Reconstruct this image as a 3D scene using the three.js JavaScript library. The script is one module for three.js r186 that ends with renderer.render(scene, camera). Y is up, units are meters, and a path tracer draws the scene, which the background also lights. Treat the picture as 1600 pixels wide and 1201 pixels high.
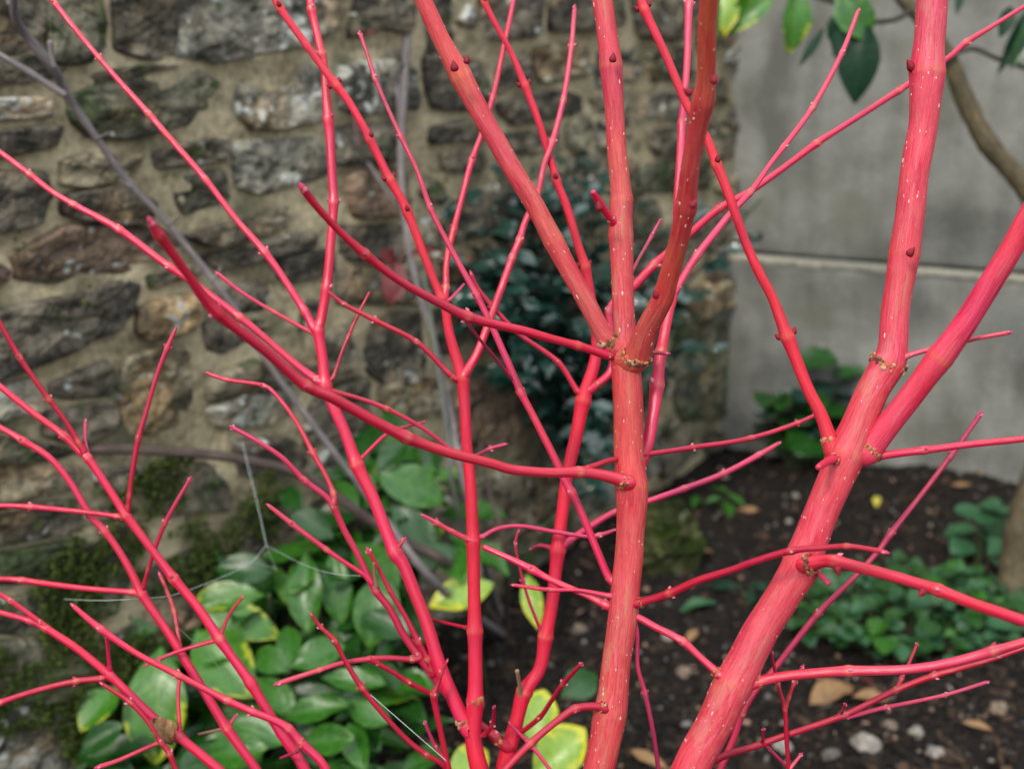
import * as THREE from 'three';
import { ImprovedNoise } from 'three/addons/math/ImprovedNoise.js';
import { mergeGeometries } from 'three/addons/utils/BufferGeometryUtils.js';

// ---------------------------------------------------------------- camera, sky, sun, exposure
const scene = new THREE.Scene();
const camera = new THREE.PerspectiveCamera(35, 1600 / 1201, 0.02, 60);
const PITCH = 18.8 * Math.PI / 180, ROLL = -1.7 * Math.PI / 180, CAM_H = 1.15;
camera.position.set(0, CAM_H, 0);
camera.rotation.set(-PITCH, 0, ROLL, 'YXZ');
camera.focus = 0.82;
camera.userData.fStop = 5.6;
camera.updateMatrixWorld(true);

const renderer = new THREE.WebGLRenderer({ antialias: true });
renderer.setSize(1024, 768);
renderer.toneMapping = THREE.LinearToneMapping;
renderer.toneMappingExposure = 1.66;
renderer.shadowMap.enabled = true;

{ // overcast sky: brighter overhead than at the horizon
  const W = 128, H = 64, data = new Float32Array(W * H * 4), nz = new ImprovedNoise();
  for (let j = 0; j < H; j++) for (let i = 0; i < W; i++) {
    const el = ((j + 0.5) / H - 0.5) * Math.PI, az = (i + 0.5) / W * Math.PI * 2;
    const s = Math.max(0, Math.sin(el));
    const c = 0.1 * nz.noise(Math.cos(az) * 2 * Math.cos(el), Math.sin(az) * 2 * Math.cos(el), s * 3);
    const L = (el > 0 ? (1 + 3 * s) / 4 : 0.25) * 1.4 * (1 + c);
    data.set([L * 0.95, L, L * 1.06, 1], (j * W + i) * 4);
  }
  const sky = new THREE.DataTexture(data, W, H, THREE.RGBAFormat, THREE.FloatType);
  sky.mapping = THREE.EquirectangularReflectionMapping;
  sky.magFilter = sky.minFilter = THREE.LinearFilter;
  sky.wrapS = THREE.RepeatWrapping;
  sky.needsUpdate = true;
  scene.background = sky;
  scene.environment = sky;
}
const sun = new THREE.DirectionalLight(0xfff4e6, 1.5);
sun.position.set(-2.2, 5, 2.6);
sun.target.position.set(0, 0.5, -1.5);
sun.castShadow = true;
sun.shadow.radius = 20;
sun.shadow.mapSize.set(2048, 2048);
Object.assign(sun.shadow.camera, { left: -4, right: 4, top: 4, bottom: -4, near: 0.1, far: 14 });
scene.add(sun, sun.target);

// ---------------------------------------------------------------- helpers
const V3 = THREE.Vector3;
let seed = 20240611;
const rnd = () => { seed |= 0; seed = seed + 0x6D2B79F5 | 0; let t = Math.imul(seed ^ seed >>> 15, 1 | seed); t = t + Math.imul(t ^ t >>> 7, 61 | t) ^ t; return ((t ^ t >>> 14) >>> 0) / 4294967296; };
const rr = (a, b) => a + (b - a) * rnd();
const lerp = (a, b, t) => a + (b - a) * t, clamp = (x, a = 0, b = 1) => Math.min(b, Math.max(a, x));
const smooth = (a, b, x) => { const t = clamp((x - a) / (b - a)); return t * t * (3 - 2 * t); };
const noise = new ImprovedNoise();
const fbm = (x, y, z = 0, o = 4) => { let s = 0, a = 0.5, f = 1; for (let k = 0; k < o; k++) { s += a * noise.noise(x * f + 17.3 * k, y * f - 9.1 * k, z * f + 3.7 * k); a *= 0.5; f *= 2.03; } return s; };
const F = 600.5 / Math.tan(17.5 * Math.PI / 180);          // focal length in photograph pixels
const RIGHT = new V3(), UPV = new V3(), BACK = new V3();
camera.matrixWorld.extractBasis(RIGHT, UPV, BACK);
const FWD = BACK.clone().negate();
const ray = (x, y) => FWD.clone().addScaledVector(RIGHT, (x - 800) / F).addScaledVector(UPV, -(y - 600.5) / F);
const P = (x, y, d) => camera.position.clone().addScaledVector(ray(x, y), d);   // photo pixel at depth d
const onGround = (x, y, h = 0) => { const r = ray(x, y); return camera.position.clone().addScaledVector(r, (h - CAM_H) / r.y); };
const names = {};
const numbered = n => { const k = names[n] = (names[n] ?? -1) + 1; return k ? n + '_' + String(k).padStart(3, '0') : n; };
function shadow(m) { m.castShadow = m.receiveShadow = true; return m; }
function top(o, name, label, category, group, kind) {
  o.name = numbered(name);
  if (label) o.userData.label = label;
  if (category) o.userData.category = category;
  if (group) o.userData.group = group;
  if (kind) o.userData.kind = kind;
  scene.add(o); return o;
}
function part(parent, name, geo, mat) { const m = shadow(new THREE.Mesh(geo, mat)); m.name = name; parent.add(m); return m; }

function tex(w, h, fn, srgb = true) {
  const d = new Uint8Array(w * h * 4);
  for (let j = 0; j < h; j++) for (let i = 0; i < w; i++) {
    const c = fn(i / w, j / h, i, j), o = (j * w + i) * 4;
    for (let k = 0; k < 3; k++) { const v = clamp(Array.isArray(c) ? c[k] : c); d[o + k] = Math.round(255 * (srgb ? (v <= 0.0031308 ? v * 12.92 : 1.055 * Math.pow(v, 1 / 2.4) - 0.055) : v)); }
    d[o + 3] = 255;
  }
  const t = new THREE.DataTexture(d, w, h);
  if (srgb) t.colorSpace = THREE.SRGBColorSpace;
  t.wrapS = t.wrapT = THREE.MirroredRepeatWrapping;
  t.magFilter = THREE.LinearFilter; t.minFilter = THREE.LinearMipmapLinearFilter; t.generateMipmaps = true;
  t.needsUpdate = true; return t;
}
const mix3 = (a, b, t) => [lerp(a[0], b[0], t), lerp(a[1], b[1], t), lerp(a[2], b[2], t)];
const lin = (r, g, b) => new THREE.Color().setRGB(r, g, b);

// indexed grid geometry from a function (i, j) -> [x, y, z, u, v]
function grid(nx, ny, fn, wrapX = false) {
  const pos = [], uv = [], idx = [];
  for (let j = 0; j <= ny; j++) for (let i = 0; i <= nx; i++) { const p = fn(i / nx, j / ny); pos.push(p[0], p[1], p[2]); uv.push(p[3], p[4]); }
  for (let j = 0; j < ny; j++) for (let i = 0; i < nx; i++) { const a = j * (nx + 1) + i, b = a + 1, c = a + nx + 1, d = c + 1; idx.push(a, b, d, a, d, c); }
  const g = new THREE.BufferGeometry();
  g.setAttribute('position', new THREE.Float32BufferAttribute(pos, 3));
  g.setAttribute('uv', new THREE.Float32BufferAttribute(uv, 2));
  g.setIndex(idx); g.computeVertexNormals(); return g;
}

// tube through samples [{p, r, c}] with uv in metres, vertex colours, closed rounded end
function sweep(samples, seg, capStart = false, capEnd = true) {
  const n = samples.length, pos = [], nor = [], uv = [], col = [], idx = [];
  const S = samples.slice();
  let nrm = null, len = 0; const rings = [];
  for (let i = 0; i < n; i++) {
    const a = S[Math.max(0, i - 1)].p, b = S[Math.min(n - 1, i + 1)].p;
    const t = b.clone().sub(a).normalize();
    if (!nrm) { nrm = new V3(0.3, 0.2, 1).cross(t).normalize(); if (nrm.lengthSq() < 0.1) nrm = new V3(1, 0, 0); }
    nrm.addScaledVector(t, -nrm.dot(t)).normalize();
    if (i) len += S[i].p.distanceTo(S[i - 1].p);
    rings.push({ p: S[i].p, r: S[i].r, c: S[i].c, t, n: nrm.clone(), b: t.clone().cross(nrm), v: len, at: i });
  }
  const all = [];
  const cap = (R, sgn) => [0.35, 0.7, 0.92, 1].map((q, k) => ({ ...R, p: R.p.clone().addScaledVector(R.t, sgn * R.r * 0.8 * Math.sin(q * Math.PI / 2)), r: R.r * Math.max(0.002, Math.cos(q * Math.PI / 2)), v: R.v + sgn * R.r * q, tip: sgn * Math.sin(q * Math.PI / 2) }));
  if (capStart) all.push(...cap(rings[0], -1).reverse());
  all.push(...rings);
  if (capEnd) all.push(...cap(rings[n - 1], 1));
  all.forEach((R, k) => {
    const k0 = all[Math.max(0, k - 1)], k1 = all[Math.min(all.length - 1, k + 1)];
    const ds = Math.max(1e-6, k0.p.distanceTo(k1.p)), slope = clamp((k1.r - k0.r) / ds, -2, 2);
    for (let s = 0; s <= seg; s++) {
      const a = s / seg * Math.PI * 2, ca = Math.cos(a), sa = Math.sin(a);
      const bump = S[R.at]?.bump ? S[R.at].bump(a) : 0;
      const rad = R.r + bump;
      const d = R.n.clone().multiplyScalar(ca).addScaledVector(R.b, sa);
      pos.push(R.p.x + d.x * rad, R.p.y + d.y * rad, R.p.z + d.z * rad);
      const nn = d.clone().addScaledVector(R.t, R.tip !== undefined ? R.tip * 2.5 : -slope).normalize();
      nor.push(nn.x, nn.y, nn.z);
      uv.push(s / seg, R.v * 8);
      col.push(R.c.r, R.c.g, R.c.b);
    }
  });
  for (let k = 0; k < all.length - 1; k++) for (let s = 0; s < seg; s++) { const a = k * (seg + 1) + s, b = a + 1, c = a + seg + 1, d = c + 1; idx.push(a, b, d, a, d, c); }
  const g = new THREE.BufferGeometry();
  g.setAttribute('position', new THREE.Float32BufferAttribute(pos, 3));
  g.setAttribute('normal', new THREE.Float32BufferAttribute(nor, 3));
  g.setAttribute('uv', new THREE.Float32BufferAttribute(uv, 2));
  g.setAttribute('color', new THREE.Float32BufferAttribute(col, 3));
  g.setIndex(idx);
  return { g, rings };
}
const cr = (a, b, c, d, t) => 0.5 * ((2 * b) + (c - a) * t + (2 * a - 5 * b + 4 * c - d) * t * t + (3 * b - a - 3 * c + d) * t * t * t);

// ---------------------------------------------------------------- ground
const soilMap = tex(512, 512, (u, v) => {
  const a = fbm(u * 9, v * 9, 1, 5) + 0.5, b = fbm(u * 50, v * 50, 5, 3) + 0.5, c = noise.noise(u * 120, v * 120, 9);
  let k = mix3([0.004, 0.0035, 0.0035], [0.022, 0.018, 0.016], clamp(a * 0.6 + b * 0.6 - 0.15));
  if (c > 0.45) k = mix3(k, [0.09, 0.075, 0.06], 0.6);
  return k;
});
const soilBump = tex(512, 512, (u, v) => 0.5 + 0.6 * fbm(u * 40, v * 40, 2, 4), false);
const soilMat = new THREE.MeshPhysicalMaterial({ map: soilMap, bumpMap: soilBump, bumpScale: 0.014, roughness: 0.9, specularIntensity: 0.35 });
const soilH = (x, z) => 0.05 * fbm(x * 1.6, z * 1.6, 3, 3) + 0.022 * fbm(x * 11, z * 11, 7, 3);
{
  const g = grid(220, 220, (u, v) => {
    const f = t => { const q = t * 2 - 1; return Math.sign(q) * (Math.abs(q) * 1.6 + Math.pow(Math.abs(q), 4) * 6); };
    const x = f(u) + 0.1, z = -f(v) - 1.9;
    return [x, soilH(x, z), z, x / 0.7, z / 0.7];
  });
  const m = shadow(new THREE.Mesh(g, soilMat));
  top(m, 'soil_ground', 'dark moist garden soil between the walls', 'soil', null, 'structure');
}

// ---------------------------------------------------------------- rubble stone wall
const CORNER = onGround(1128, 692);
const deg = Math.PI / 180;
const wallDir = new V3(-Math.sin(38 * deg), 0, Math.cos(38 * deg));      // runs from the corner towards the near left
const wallN = new V3(Math.cos(38 * deg), 0, Math.sin(38 * deg));         // towards the camera side
const hitWall = (x, y) => { const r = ray(x, y); const t = CORNER.clone().sub(camera.position).dot(wallN) / r.dot(wallN); const p = camera.position.clone().addScaledVector(r, t); const d = p.clone().sub(CORNER); return [d.dot(wallDir), p.y]; };
const wallPt = (s, t, o) => CORNER.clone().setY(0).addScaledVector(wallDir, s).addScaledVector(wallN, o).setY(t);
const WALL_L = 3.3, WALL_H = 1.75;

function stoneTex(kind, z) {
  const base = { brown: [[0.055, 0.048, 0.034], [0.25, 0.215, 0.15]], grey: [[0.075, 0.072, 0.056], [0.36, 0.34, 0.27]], slate: [[0.042, 0.037, 0.028], [0.19, 0.165, 0.12]], red: [[0.07, 0.05, 0.036], [0.26, 0.18, 0.12]], tan: [[0.1, 0.085, 0.055], [0.38, 0.325, 0.21]], moss: [[0.045, 0.046, 0.03], [0.19, 0.18, 0.12]] }[kind];
  const lich = { brown: 0.36, grey: 0.2, slate: 0.42, red: 0.34, tan: 0.34, moss: 0.42 }[kind], moss = { brown: 0.22, grey: 0.3, slate: 0.28, red: 0.3, tan: 0.24, moss: -0.04 }[kind];
  return tex(384, 384, (u, v) => {
    const a = fbm(u * 6, v * 8, z, 5) + 0.5, b = fbm(u * 26, v * 26, z + 4, 3) + 0.5, c = fbm(u * 70, v * 70, z + 8, 2);
    let k = mix3(base[0], base[1], clamp((a - 0.5) * 1.9 + (b - 0.5) * 0.9 + 0.38 + c * 0.35));
    const w = fbm(u * 4, v * 4, z + 60, 3); k = mix3(k, [k[0] * 1.25, k[1] * 1.02, k[2] * 0.8], smooth(0, 0.3, w));
    const m = fbm(u * 6, v * 6, z + 20, 4) + 0.25 * c;
    if (m > moss) k = mix3(k, mix3([0.022, 0.035, 0.012], [0.07, 0.105, 0.03], b), smooth(moss, moss + 0.16, m) * 0.9);
    const l = fbm(u * 9, v * 9, z + 40, 3) + 0.5 * Math.max(0, noise.noise(u * 34, v * 34, z)) ;
    if (l > lich) k = mix3(k, mix3([0.34, 0.36, 0.31], [0.58, 0.6, 0.56], clamp(b)), smooth(lich, lich + 0.09, l) * 0.85);
    return k;
  });
}
const stoneBump = tex(384, 384, (u, v) => 0.5 + 0.5 * fbm(u * 14, v * 14, 11, 5), false);
const stoneMats = {};
['brown', 'grey', 'slate', 'red', 'tan', 'moss'].forEach((k, i) => stoneMats[k] = new THREE.MeshStandardMaterial({ map: stoneTex(k, i * 7.7), bumpMap: stoneBump, bumpScale: 0.03, roughness: 0.9 }));
const mortarMat = new THREE.MeshStandardMaterial({
  map: tex(512, 512, (u, v) => { const a = fbm(u * 6, v * 6, 60, 4) + 0.5, b = fbm(u * 60, v * 60, 61, 3) + 0.5, m = fbm(u * 4, v * 4, 66, 4); let k = mix3([0.19, 0.16, 0.095], [0.53, 0.455, 0.29], clamp((a - 0.5) * 1.5 + (b - 0.5) * 0.8 + 0.5)); return m > 0.12 ? mix3(k, [0.08, 0.085, 0.045], smooth(0.12, 0.34, m) * 0.75) : k; }),
  bumpMap: stoneBump, bumpScale: 0.012, roughness: 0.95 });

const rubble = new THREE.Group();
top(rubble, 'rubble_stone_wall', 'old rubble stone wall with buff mortar, moss and lichen patches', 'stone wall');
{
  const g = grid(130, 70, (u, v) => { const s = lerp(-0.05, WALL_L, u), t = lerp(-0.08, WALL_H, v), p = wallPt(s, t, 0.008 + 0.017 * fbm(s * 7, t * 7, 31, 3) + 0.008 * fbm(s * 30, t * 30, 33, 2)); return [p.x, p.y, p.z, s / 0.6, t / 0.6]; });
  part(rubble, 'mortar', g, mortarMat);
  // body behind the face, the end and the coping
  const b = new THREE.BoxGeometry(WALL_L + 0.04, WALL_H + 0.06, 0.36);
  b.rotateY(-Math.PI / 2 - (Math.PI / 2 - 38 * deg) + Math.PI / 2);
  const rot = Math.atan2(-wallDir.z, wallDir.x);
  const core = new THREE.BoxGeometry(WALL_L + 0.04, WALL_H + 0.06, 0.36); core.rotateY(rot);
  const c = wallPt((WALL_L - 0.05) / 2, (WALL_H - 0.06) / 2, -0.2); core.translate(c.x, c.y, c.z);
  part(rubble, 'core', core, mortarMat);
}
// stones traced from the photograph: outline in pixels of the face, kind, how proud it stands
const traced = [
  ['brown', [-30, -14, 55, -12, 60, 45, 20, 80, -30, 85]], ['moss', [64, -12, 150, -12, 158, 58, 130, 92, 72, 94, 63, 40]],
  ['brown', [166, -12, 266, -12, 268, 84, 216, 88, 176, 75]], ['grey', [276, -12, 480, -12, 520, 18, 505, 48, 462, 68, 332, 92, 276, 86]],
  ['brown', [-30, 96, 40, 86, 92, 106, 60, 125, -30, 130]], ['grey', [-30, 154, 72, 152, 70, 180, -30, 186]], ['slate', [-30, 206, 86, 194, 82, 226, -30, 246]],
  ['moss', [104, 152, 132, 137, 230, 116, 300, 114, 326, 132, 312, 165, 280, 190, 182, 214, 132, 206, 108, 182]], ['brown', [104, 122, 200, 102, 268, 102, 180, 124, 116, 136]],
  ['grey', [362, 128, 398, 106, 480, 101, 502, 130, 496, 184, 432, 194, 386, 198, 366, 170]], ['grey', [526, 106, 598, 96, 642, 110, 642, 165, 562, 174, 528, 165]],
  ['tan', [86, 252, 122, 240, 205, 241, 200, 264, 132, 290, 86, 284]], ['brown', [234, 236, 350, 213, 352, 245, 302, 257, 240, 260]],
  ['moss', [262, 281, 344, 264, 350, 310, 282, 334, 266, 312]], ['grey', [363, 226, 500, 214, 506, 270, 402, 299, 366, 290]],
  ['slate', [-30, 272, 60, 266, 70, 300, 54, 344, -30, 362]], ['brown', [94, 304, 168, 292, 230, 310, 226, 343, 160, 348, 94, 336]],
  ['red', [14, 402, 90, 354, 228, 354, 266, 372, 262, 402, 182, 424, 70, 438, 20, 430]], ['brown', [286, 366, 400, 330, 470, 319, 471, 345, 330, 384]],
  ['slate', [312, 398, 470, 359, 482, 384, 342, 419]], ['slate', [-30, 488, 60, 470, 188, 440, 204, 446, 200, 478, 170, 510, 60, 558, -30, 590]],
  ['tan', [207, 482, 230, 471, 294, 458, 300, 490, 288, 511, 222, 528, 207, 515]], ['brown', [216, 428, 290, 412, 308, 424, 226, 450]],
  ['slate', [310, 472, 340, 452, 418, 441, 424, 508, 332, 548, 312, 534]], ['slate', [432, 402, 508, 387, 514, 420, 462, 438, 432, 434]],
  ['slate', [70, 596, 160, 562, 176, 590, 162, 614, 112, 620, 75, 616]], ['tan', [182, 600, 192, 562, 274, 540, 286, 560, 296, 630, 280, 654, 202, 678, 182, 650]],
  ['brown', [320, 592, 388, 562, 440, 571, 448, 592, 420, 606, 322, 624]], ['grey', [317, 638, 370, 614, 440, 609, 448, 640, 402, 660, 332, 664]],
  ['grey', [-30, 604, 50, 591, 56, 638, 0, 650, -30, 648]], ['slate', [62, 642, 120, 631, 168, 626, 174, 668, 102, 688, 62, 676]],
  ['moss', [-30, 668, 60, 690, 118, 700, 60, 718, -30, 714]], ['brown', [222, 732, 300, 720, 345, 731, 350, 790, 252, 800, 226, 772]],
  ['tan', [-30, 728, 120, 726, 100, 758, -30, 790]], ['brown', [-30, 804, 92, 778, 190, 767, 200, 800, 100, 828, -30, 850]], ['slate', [132, 732, 214, 727, 214, 764, 150, 764]],
  ['slate', [362, 690, 440, 681, 470, 716, 442, 738, 370, 738]], ['moss', [-30, 868, 112, 842, 202, 817, 216, 850, 150, 888, -30, 910]],
  ['moss', [-30, 928, 120, 902, 192, 892, 170, 948, 62, 983, -30, 984]], ['moss', [-30, 1002, 90, 1002, 120, 1040, 100, 1078, -30, 1094]],
  ['grey', [-30, 1112, 60, 1092, 112, 1110, 112, 1180, 60, 1236, -30, 1236]], ['moss', [216, 892, 300, 852, 340, 870, 304, 918, 218, 930]],
  ['slate', [660, 92, 744, 96, 760, 148, 740, 164, 666, 168]], ['slate', [666, 197, 740, 182, 758, 200, 740, 214, 666, 224]], ['brown', [680, 238, 744, 227, 750, 260, 690, 266]],
  ['tan', [830, 76, 900, 66, 914, 114, 840, 127]], ['slate', [770, 162, 860, 142, 900, 150, 900, 174, 790, 194]],
  ['slate', [650, -12, 692, -12, 700, 60, 660, 82]], ['slate', [742, -12, 835, -12, 835, 54, 750, 60]], ['slate', [850, -12, 930, -12, 925, 40, 850, 46]],
  ['brown', [982, -12, 1062, -12, 1062, 58, 990, 55]], ['moss', [1002, 80, 1072, 74, 1076, 118, 1010, 125]], ['brown', [776, 208, 860, 201, 870, 234, 782, 240]],
  ['grey', [982, 152, 1062, 140, 1064, 180, 990, 190]], ['brown', [1002, 202, 1092, 190, 1096, 234, 1010, 240]], ['moss', [992, 257, 1092, 245, 1100, 290, 1000, 300]],
  ['tan', [1068, 452, 1138, 434, 1142, 470, 1078, 503]], ['moss', [1052, 520, 1138, 492, 1138, 590, 1124, 640, 1062, 650, 1046, 600]],
  ['slate', [572, 484, 650, 490, 652, 588, 600, 598, 560, 572]], ['tan', [588, 604, 694, 584, 716, 640, 602, 660]], ['red', [712, 590, 868, 577, 880, 640, 762, 690, 704, 680]],
  ['slate', [510, 202, 600, 192, 610, 248, 514, 254]], ['red', [532, 272, 620, 262, 626, 330, 542, 335]], ['slate', [522, 352, 620, 350, 626, 398, 532, 405]], ['brown', [522, 422, 648, 412, 650, 468, 524, 474]],
];
{
  const CELL = 0.01, NX = Math.ceil(WALL_L / CELL), NY = Math.ceil(WALL_H / CELL), occ = new Uint8Array(NX * NY);
  const inside = (poly, x, y) => { let c = false; for (let i = 0, j = poly.length - 1; i < poly.length; j = i++) { const [xi, yi] = poly[i], [xj, yj] = poly[j]; if ((yi > y) !== (yj > y) && x < (xj - xi) * (y - yi) / (yj - yi) + xi) c = !c; } return c; };
  const stones = [];
  for (const [kind, a] of traced) {
    const poly = []; for (let i = 0; i < a.length; i += 2) poly.push(hitWall(a[i], a[i + 1]));
    const cx = poly.reduce((s, p) => s + p[0], 0) / poly.length, cy = poly.reduce((s, p) => s + p[1], 0) / poly.length;
    for (const p of poly) { p[0] = cx + (p[0] - cx) * 1.09; p[1] = cy + (p[1] - cy) * 1.15; }
    stones.push({ kind, poly, cx, cy });
    const xs = poly.map(p => p[0]), ys = poly.map(p => p[1]);
    for (let j = Math.max(0, Math.floor(Math.min(...ys) / CELL) - 1); j <= Math.min(NY - 1, Math.max(...ys) / CELL + 1); j++)
      for (let i = Math.max(0, Math.floor(Math.min(...xs) / CELL) - 1); i <= Math.min(NX - 1, Math.max(...xs) / CELL + 1); i++) {
        let h = false; for (const [ox, oy] of [[0, 0], [1, 0], [-1, 0], [0, 1], [0, -1]]) if (inside(poly, (i + 0.5 + ox) * CELL, (j + 0.5 + oy) * CELL)) h = true;
        if (h) occ[j * NX + i] = 1;
      }
  }
  const kinds = ['brown', 'brown', 'slate', 'grey', 'tan', 'moss', 'slate', 'red'];
  for (const [w, h, tries] of [[40, 12, 260], [30, 10, 1200], [22, 10, 2500], [16, 8, 6000], [12, 7, 9000], [9, 5, 16000], [6, 4, 16000]])
    for (let k = 0; k < tries && stones.length < 340; k++) {
      const ww = Math.round(w * rr(0.85, 1.15)), hh = Math.round(h * rr(0.85, 1.15)), i0 = Math.floor(rnd() * (NX - ww)), j0 = Math.floor(rnd() * (NY - hh));
      let free = true;
      for (let j = j0; free && j < j0 + hh; j++) for (let i = i0; i < i0 + ww; i++) if (occ[j * NX + i]) { free = false; break; }
      if (!free) continue;
      for (let j = Math.max(0, j0 - 1); j < Math.min(NY, j0 + hh + 1); j++) for (let i = Math.max(0, i0 - 1); i < Math.min(NX, i0 + ww + 1); i++) occ[j * NX + i] = 1;
      const x0 = i0 * CELL, x1 = x0 + ww * CELL, y0 = j0 * CELL, y1 = y0 + hh * CELL, q = () => rr(-0.012, 0.012), sk = rr(-0.012, 0.012);
      const poly = [[x0 + q(), y0 + q() - sk], [(x0 + x1) / 2, y0 + q()], [x1 + q(), y0 + q() + sk], [x1 + q(), (y0 + y1) / 2], [x1 + q() - 0.01, y1 + q() + sk], [(x0 + x1) / 2, y1 + q()], [x0 + q() + 0.01, y1 + q() - sk], [x0 + q(), (y0 + y1) / 2]];
      stones.push({ kind: kinds[Math.floor(rnd() * kinds.length)], poly, cx: (x0 + x1) / 2, cy: (y0 + y1) / 2 });
    }
  for (const st of stones) {
    // round the outline (chaikin twice), then rings from the edge to the middle
    let o = st.poly;
    for (let k = 0; k < 2; k++) { const q = []; for (let i = 0; i < o.length; i++) { const a = o[i], b = o[(i + 1) % o.length]; const t = k ? 0.25 : 0.1; q.push([lerp(a[0], b[0], t), lerp(a[1], b[1], t)], [lerp(a[0], b[0], 1 - t), lerp(a[1], b[1], 1 - t)]); } o = q; }
    const proud = rr(0.011, 0.026), z0 = rnd() * 50, tiltX = rr(-0.12, 0.12), tiltY = rr(-0.16, 0.1), n = o.length;
    const R = [[1.03, -0.06], [1.01, 0.45], [0.975, 0.85], [0.92, 1.0], [0.66, 1.04], [0.33, 1.04]];
    const pos = [], uv = [], idx = [], uo = rnd() * 5, vo = rnd() * 5;
    const put = (s, t, d) => { const p = wallPt(s, t, d); pos.push(p.x, p.y, p.z); uv.push(s / 0.42 + uo, t / 0.42 + vo); };
    R.forEach(([k, d], ri) => o.forEach(([x, y]) => {
      const e = 1 + 0.07 * noise.noise(x * 22, y * 22, z0) + 0.05 * noise.noise(x * 60, y * 60, z0);
      const s = st.cx + (x - st.cx) * k * (k > 0.8 ? e : 1), t = st.cy + (y - st.cy) * k * (k > 0.8 ? e : 1);
      put(s, t, ri ? d * proud + (d > 0.5 ? (s - st.cx) * tiltX * 0.6 + (t - st.cy) * tiltY + 0.013 * fbm(s * 12, t * 24, z0, 3) + 0.012 * fbm(s * 50, t * 60, z0, 2) : 0.006 * noise.noise(s * 60, t * 60, z0)) : -0.025);
    }));
    put(st.cx, st.cy, proud * 1.06 + 0.014 * fbm(st.cx * 16, st.cy * 16, z0, 3));
    for (let r = 0; r < R.length - 1; r++) for (let i = 0; i < n; i++) { const a = r * n + i, b = r * n + (i + 1) % n, c = a + n, d = b + n; idx.push(a, b, d, a, d, c); }
    for (let i = 0; i < n; i++) idx.push((R.length - 1) * n + i, (R.length - 1) * n + (i + 1) % n, R.length * n);
    const g = new THREE.BufferGeometry();
    g.setAttribute('position', new THREE.Float32BufferAttribute(pos, 3)); g.setAttribute('uv', new THREE.Float32BufferAttribute(uv, 2)); g.setIndex(idx); g.computeVertexNormals();
    // the outline may run either way: make the normals point out of the wall
    const nn = g.attributes.normal; const i = R.length * n; if (nn.getX(i) * wallN.x + nn.getZ(i) * wallN.z < 0) { for (let k = 0; k < idx.length; k += 3) { const q = idx[k]; idx[k] = idx[k + 1]; idx[k + 1] = q; } g.setIndex(idx); g.computeVertexNormals(); }
    part(rubble, 'stone', g, stoneMats[st.kind]);
  }
}

{ // cushions of moss on the lower stones
  const g = new THREE.ConeGeometry(0.3, 1, 4), N = 9000, im = new THREE.InstancedMesh(g, new THREE.MeshPhysicalMaterial({ roughness: 0.95, specularIntensity: 0.3 }), N), M = new THREE.Matrix4(), q = new THREE.Quaternion(), c = new THREE.Color();
  let k = 0;
  for (let tries = 0; k < N && tries < 400000; tries++) {
    const low = rnd() < 0.8, x = low ? rr(-60, 420) : rr(-40, 1100), y = low ? rr(700, 1230) : rr(0, 720), [s, t] = hitWall(x, y);
    if (s < 0 || t < 0 || t > WALL_H) continue;
    const n = fbm(s * 7, t * 7, 90, 3) + 0.3 * fbm(s * 30, t * 30, 92, 2) + (low ? 0.16 * smooth(0.62, 0.15, t) : -0.2);
    if (n < 0.1) continue;
    const h = rr(0.006, 0.014) * (0.6 + clamp(n, 0, 0.5)), d = wallN.clone().add(new V3(rr(-0.6, 0.6), rr(0.1, 1.1), rr(-0.6, 0.6))).normalize();
    q.setFromUnitVectors(new V3(0, 1, 0), d); M.compose(wallPt(s, t, rr(0.02, 0.034)), q, new V3(h, h, h)); im.setMatrixAt(k, M);
    const v = rnd(); c.setRGB(lerp(0.03, 0.1, v), lerp(0.05, 0.14, v), lerp(0.012, 0.03, v)); im.setColorAt(k++, c);
  }
  im.count = k; top(shadow(im), 'wall_moss', 'green moss cushions growing on the lower stones of the rubble wall', 'moss', null, 'stuff');
}

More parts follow.
